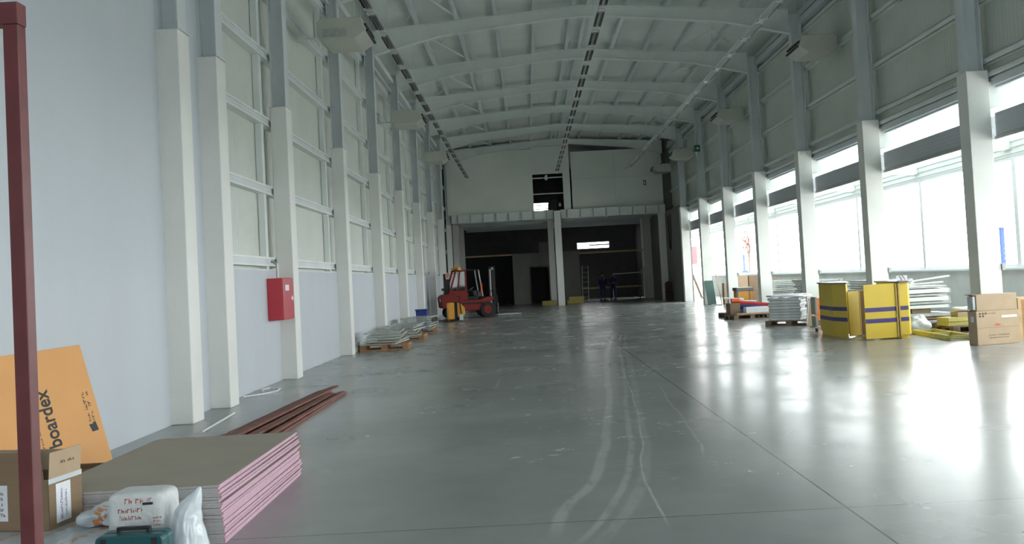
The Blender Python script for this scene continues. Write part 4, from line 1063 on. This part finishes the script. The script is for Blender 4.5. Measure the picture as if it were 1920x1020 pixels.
simple('plank_trestle', MB().box(-.05, .05, -.04, .04, 0, .738), M['pallet_old'], (7.2, 57.36, 0), 0, 'short trestle leg under the right end of the far plank', 'trestle')
simple('floor_strip', MB().box(-.85, .85, -.04, .04, 0, .07), M['frame'], (5.95, 56.6, 0), R(2), 'bright strip lying on the floor right of the two workers', 'strip')
t = thing('covered_machine', (1.75, 52.0, 5.38), 'dark bulky shape with sacks on the mezzanine edge, in the upper opening', 'machine')
soft('machine_body', M['darkplastic'], t, .30, .3, .42, .5, .08, 3, 2)
MB().box(-.55, .5, -.35, .3, 0, .14).build('base', M['darkplastic'], t, bevel=.02)
MB().box(.32, .46, -.32, -.3, .30, .50).build('pale_label', M['label'], t)
simple('wall_lamp', MB().box(-.03, .05, -.04, .04, 0, .30).box(-.10, -.05, -.04, .04, .02, .26), M['frame'], (1.42, 50.95, 7.16), 0, 'small bright twin lamp hanging at the top of the upper opening', 'lamp')

# ------------------------------------------------------------------ people
def skinned(name, joints, edges, m, parent, sub=2):
    me = bpy.data.meshes.new(name); me.from_pydata([j[0] for j in joints], edges, []); me.materials.append(m)
    o = bpy.data.objects.new(name, me); COL.objects.link(o); o.parent = parent
    sk = o.modifiers.new('skin', 'SKIN')
    for i, j in enumerate(joints):
        sv = me.skin_vertices[0].data[i]; r_ = j[1]; sv.radius = r_ if isinstance(r_, tuple) else (r_, r_); sv.use_root = (i == 0)
    sk.use_smooth_shade = True
    ss = o.modifiers.new('sub', 'SUBSURF'); ss.levels = sub; ss.render_levels = sub
    return o
def person(loc, rz, label, arm=0, hold=False):
    t = thing('person', loc, label, 'person', rz)
    # one continuous body (x right, y forward)
    J = [((0, 0, .95), (.15, .105)), ((0, .01, 1.15), (.135, .10)), ((0, 0, 1.36), (.165, .11)), ((0, -.01, 1.47), (.07, .065)), ((0, .01, 1.53), (.055, .055)), ((0, .02, 1.62), (.078, .092)), ((0, .02, 1.70), (.062, .075))]
    E = [(0, 1), (1, 2), (2, 3), (3, 4), (4, 5), (5, 6)]
    def add(p, r_, par):
        J.append((p, r_)); E.append((par, len(J)-1)); return len(J)-1
    for s_ in (-1, 1):
        k = add((s_*.095, 0, .86), .095, 0); k = add((s_*.10, .015+.02*s_*arm, .50), .062, k); k = add((s_*.105, -.01, .10), .045, k); add((s_*.115, .13, .035), (.045, .03), k)
        k = add((s_*.185, -.01, 1.40), .058, 2)
        if arm == 0: k = add((s_*.235, -.03, 1.12), .044, k); k = add((s_*.22, .10, .90), .033, k)
        else: k = add((s_*.225, .03, 1.13), .044, k); k = add((s_*.13, .24, 1.08), .033, k)
        wr_ = Vector(J[k][0]); pr = Vector(J[E[-1][0]][0]) if False else None
        # palm
        d = (wr_-Vector(J[k-1][0])).normalized()
        pk = add(tuple(wr_+d*.06), (.036, .018), k)
        for f_, (off, ln) in enumerate(((-.027, .065), (-.009, .075), (.009, .07), (.027, .055))):
            side = Vector((0, 1, 0)) if arm == 0 else Vector((0, 0, 1))
            q = add(tuple(wr_+d*.085+side*off), .009, pk); q = add(tuple(wr_+d*(.085+ln*.55)+side*off), .008, q); add(tuple(wr_+d*(.085+ln*.9)+side*off*.9-Vector((s_*.02, 0, 0))), .007, q)
        q = add(tuple(wr_+d*.04+Vector((0, .04, 0) if arm == 0 else (0, 0, .04))), .010, k); add(tuple(wr_+d*.085+Vector((0, .055, 0) if arm == 0 else (0, 0, .055))), .008, q)
    skinned('body', J, E, M['skin'], t, 1)
    # overall: trousers and jacket follow the body, slightly larger
    J2 = [((0, 0, .95), (.17, .125)), ((0, .01, 1.15), (.155, .12)), ((0, 0, 1.37), (.185, .125)), ((0, -.01, 1.46), (.09, .08))]; E2 = [(0, 1), (1, 2), (2, 3)]
    for s_ in (-1, 1):
        n0 = len(J2)
        J2 += [((s_*.095, 0, .86), .11), ((s_*.10, .015+.02*s_*arm, .50), .08), ((s_*.105, -.01, .12), .066)]; E2 += [(0, n0), (n0, n0+1), (n0+1, n0+2)]
        n0 = len(J2)
        if arm == 0: J2 += [((s_*.19, -.01, 1.40), .075), ((s_*.235, -.03, 1.12), .060), ((s_*.222, .08, .93), .047)]
        else: J2 += [((s_*.19, -.01, 1.40), .075), ((s_*.225, .03, 1.13), .060), ((s_*.145, .21, 1.09), .047)]
        E2 += [(2, n0), (n0, n0+1), (n0+1, n0+2)]
    skinned('overall', J2, E2, M['navy'], t, 1)
    h = MB(); vs = []; fs = []
    for j in range(7):
        ph = math.pi/2*j/6*1.15
        for i in range(14):
            th = 2*math.pi*i/14; rr = .098*math.sin(ph)
            vs.append((rr*math.cos(th)*.88, .008+rr*math.sin(th)*1.05, 1.665+.108*math.cos(ph)+(.03 if math.sin(th) > .6 and j > 4 else 0)))
    for j in range(6):
        for i in range(14): fs.append((j*14+i, j*14+(i+1) % 14, (j+1)*14+(i+1) % 14, (j+1)*14+i))
    h.add(vs, fs).build('hair', M['hair'], t, smooth=True)
    MB().box(-.012, .012, .105, .135, 1.62, 1.65).build('nose', M['skin'], t, bevel=.005)
    MB().box(-.04, -.02, .10, .112, 1.655, 1.667).box(.02, .04, .10, .112, 1.655, 1.667).build('eye', M['hair'], t)
    MB().box(-.025, .025, .098, .112, 1.588, 1.595).build('mouth', M['redink'], t)
    for s_ in (-1, 1):
        MB().box(s_*.115-.05, s_*.115+.05, -.08, .19, 0, .10).build('shoe', M['rubber'], t, bevel=.02)
        MB().box(s_*.088-.008, s_*.088+.008, -.0, .03, 1.60, 1.66).build('ear', M['skin'], t, bevel=.004)
    return t
person((4.76, 56.45, 0), R(160), 'person in dark blue overalls with back half turned, left of the pair', 0)
person((5.44, 56.6, 0), R(150), 'person in dark blue overalls facing the other worker, right of the pair', 1)

# ------------------------------------------------------------------ outside
t = thing('fence', (14.05, 26.4, -.06), 'wire mesh fence with a blue post outside the nearest side window', 'fence')
MB().box(-.05, .05, -.05, .05, 0, 2.42).build('post', M['fenceblue'], t)
MB().box(-.05, .05, -4.05, -3.95, 0, 2.42).build('post', M['fenceblue'], t)
b = MB()
for i in range(20): b.box(-.004, .004, -3.95+i*.2, -3.94+i*.2, .1, 1.85)
for i in range(12): b.box(-.004, .004, -3.95, -.05, .1+i*.155, .11+i*.155)
b.build('wire_mesh', M['steel'], t)
t = thing('fence_post', (14.05, 57.8, -.06), 'blue post outside, under the reddish tree', 'post')
MB().box(-.06, .06, -.06, .06, 0, 2.5).build('post_body', M['fenceblue'], t)
MB().cyl((0, -.08, 1.2), (0, -.12, 1.2), .3, n=20).build('round_plate', M['fenceblue'], t)
t = thing('banner', (14.4, 25.6, -.06), 'magenta round-topped banner outside at the right edge', 'banner')
MB().prism([(0, 2.4), (0, 3.4), (.12, 3.8), (.4, 3.95), (.7, 3.8), (.8, 3.4), (.8, 2.4)], 'y', 0, .06).build('banner_face', M['magenta'], t)
MB().box(.37, .43, 0, .06, 0, 2.4).build('post', M['galv'], t)
t = thing('roadside_sign', (12.25, 65.5, -.06), 'faded red sign outside beyond the far doorway', 'sign')
MB().box(-.25, .30, 0, .05, 2.1, 3.4).build('sign_panel', M['signred'], t)
MB().box(-.03, .03, .0, .05, 0, 2.1).build('post', M['galv'], t)
t = thing('tree', (16.4, 66, -.06), 'sparse reddish-brown tree outside behind the side windows', 'tree')
MB().cyl((0, 0, 0), (.05, 0, 2.6), .07, .05, n=10).cyl((.05, 0, 2.4), (-.2, .1, 4.0), .04, .015, n=8).cyl((.05, 0, 2.5), (.3, -.1, 4.3), .04, .015, n=8).cyl((.05, 0, 2.2), (.1, .2, 4.6), .035, .01, n=8).build('trunk', M['bark'], t)
b = MB(); rnd = random.Random(5)
for i in range(900):
    th = rnd.uniform(0, 2*math.pi); u = rnd.uniform(-1, 1); rr = rnd.random()**.45
    c = Vector((.55*rr*math.sqrt(1-u*u)*math.cos(th), .6*rr*math.sqrt(1-u*u)*math.sin(th), 3.55+1.2*rr*u))
    a = Vector((rnd.uniform(-1, 1), rnd.uniform(-1, 1), rnd.uniform(-1, 1))).normalized()*.065; bb = a.cross(Vector((rnd.uniform(-1, 1), rnd.uniform(-1, 1), 1))).normalized()*.04
    b.add([c-a, c+bb, c+a, c-bb], [(0, 1, 2, 3)])
b.build('foliage', M['leaf'], t)
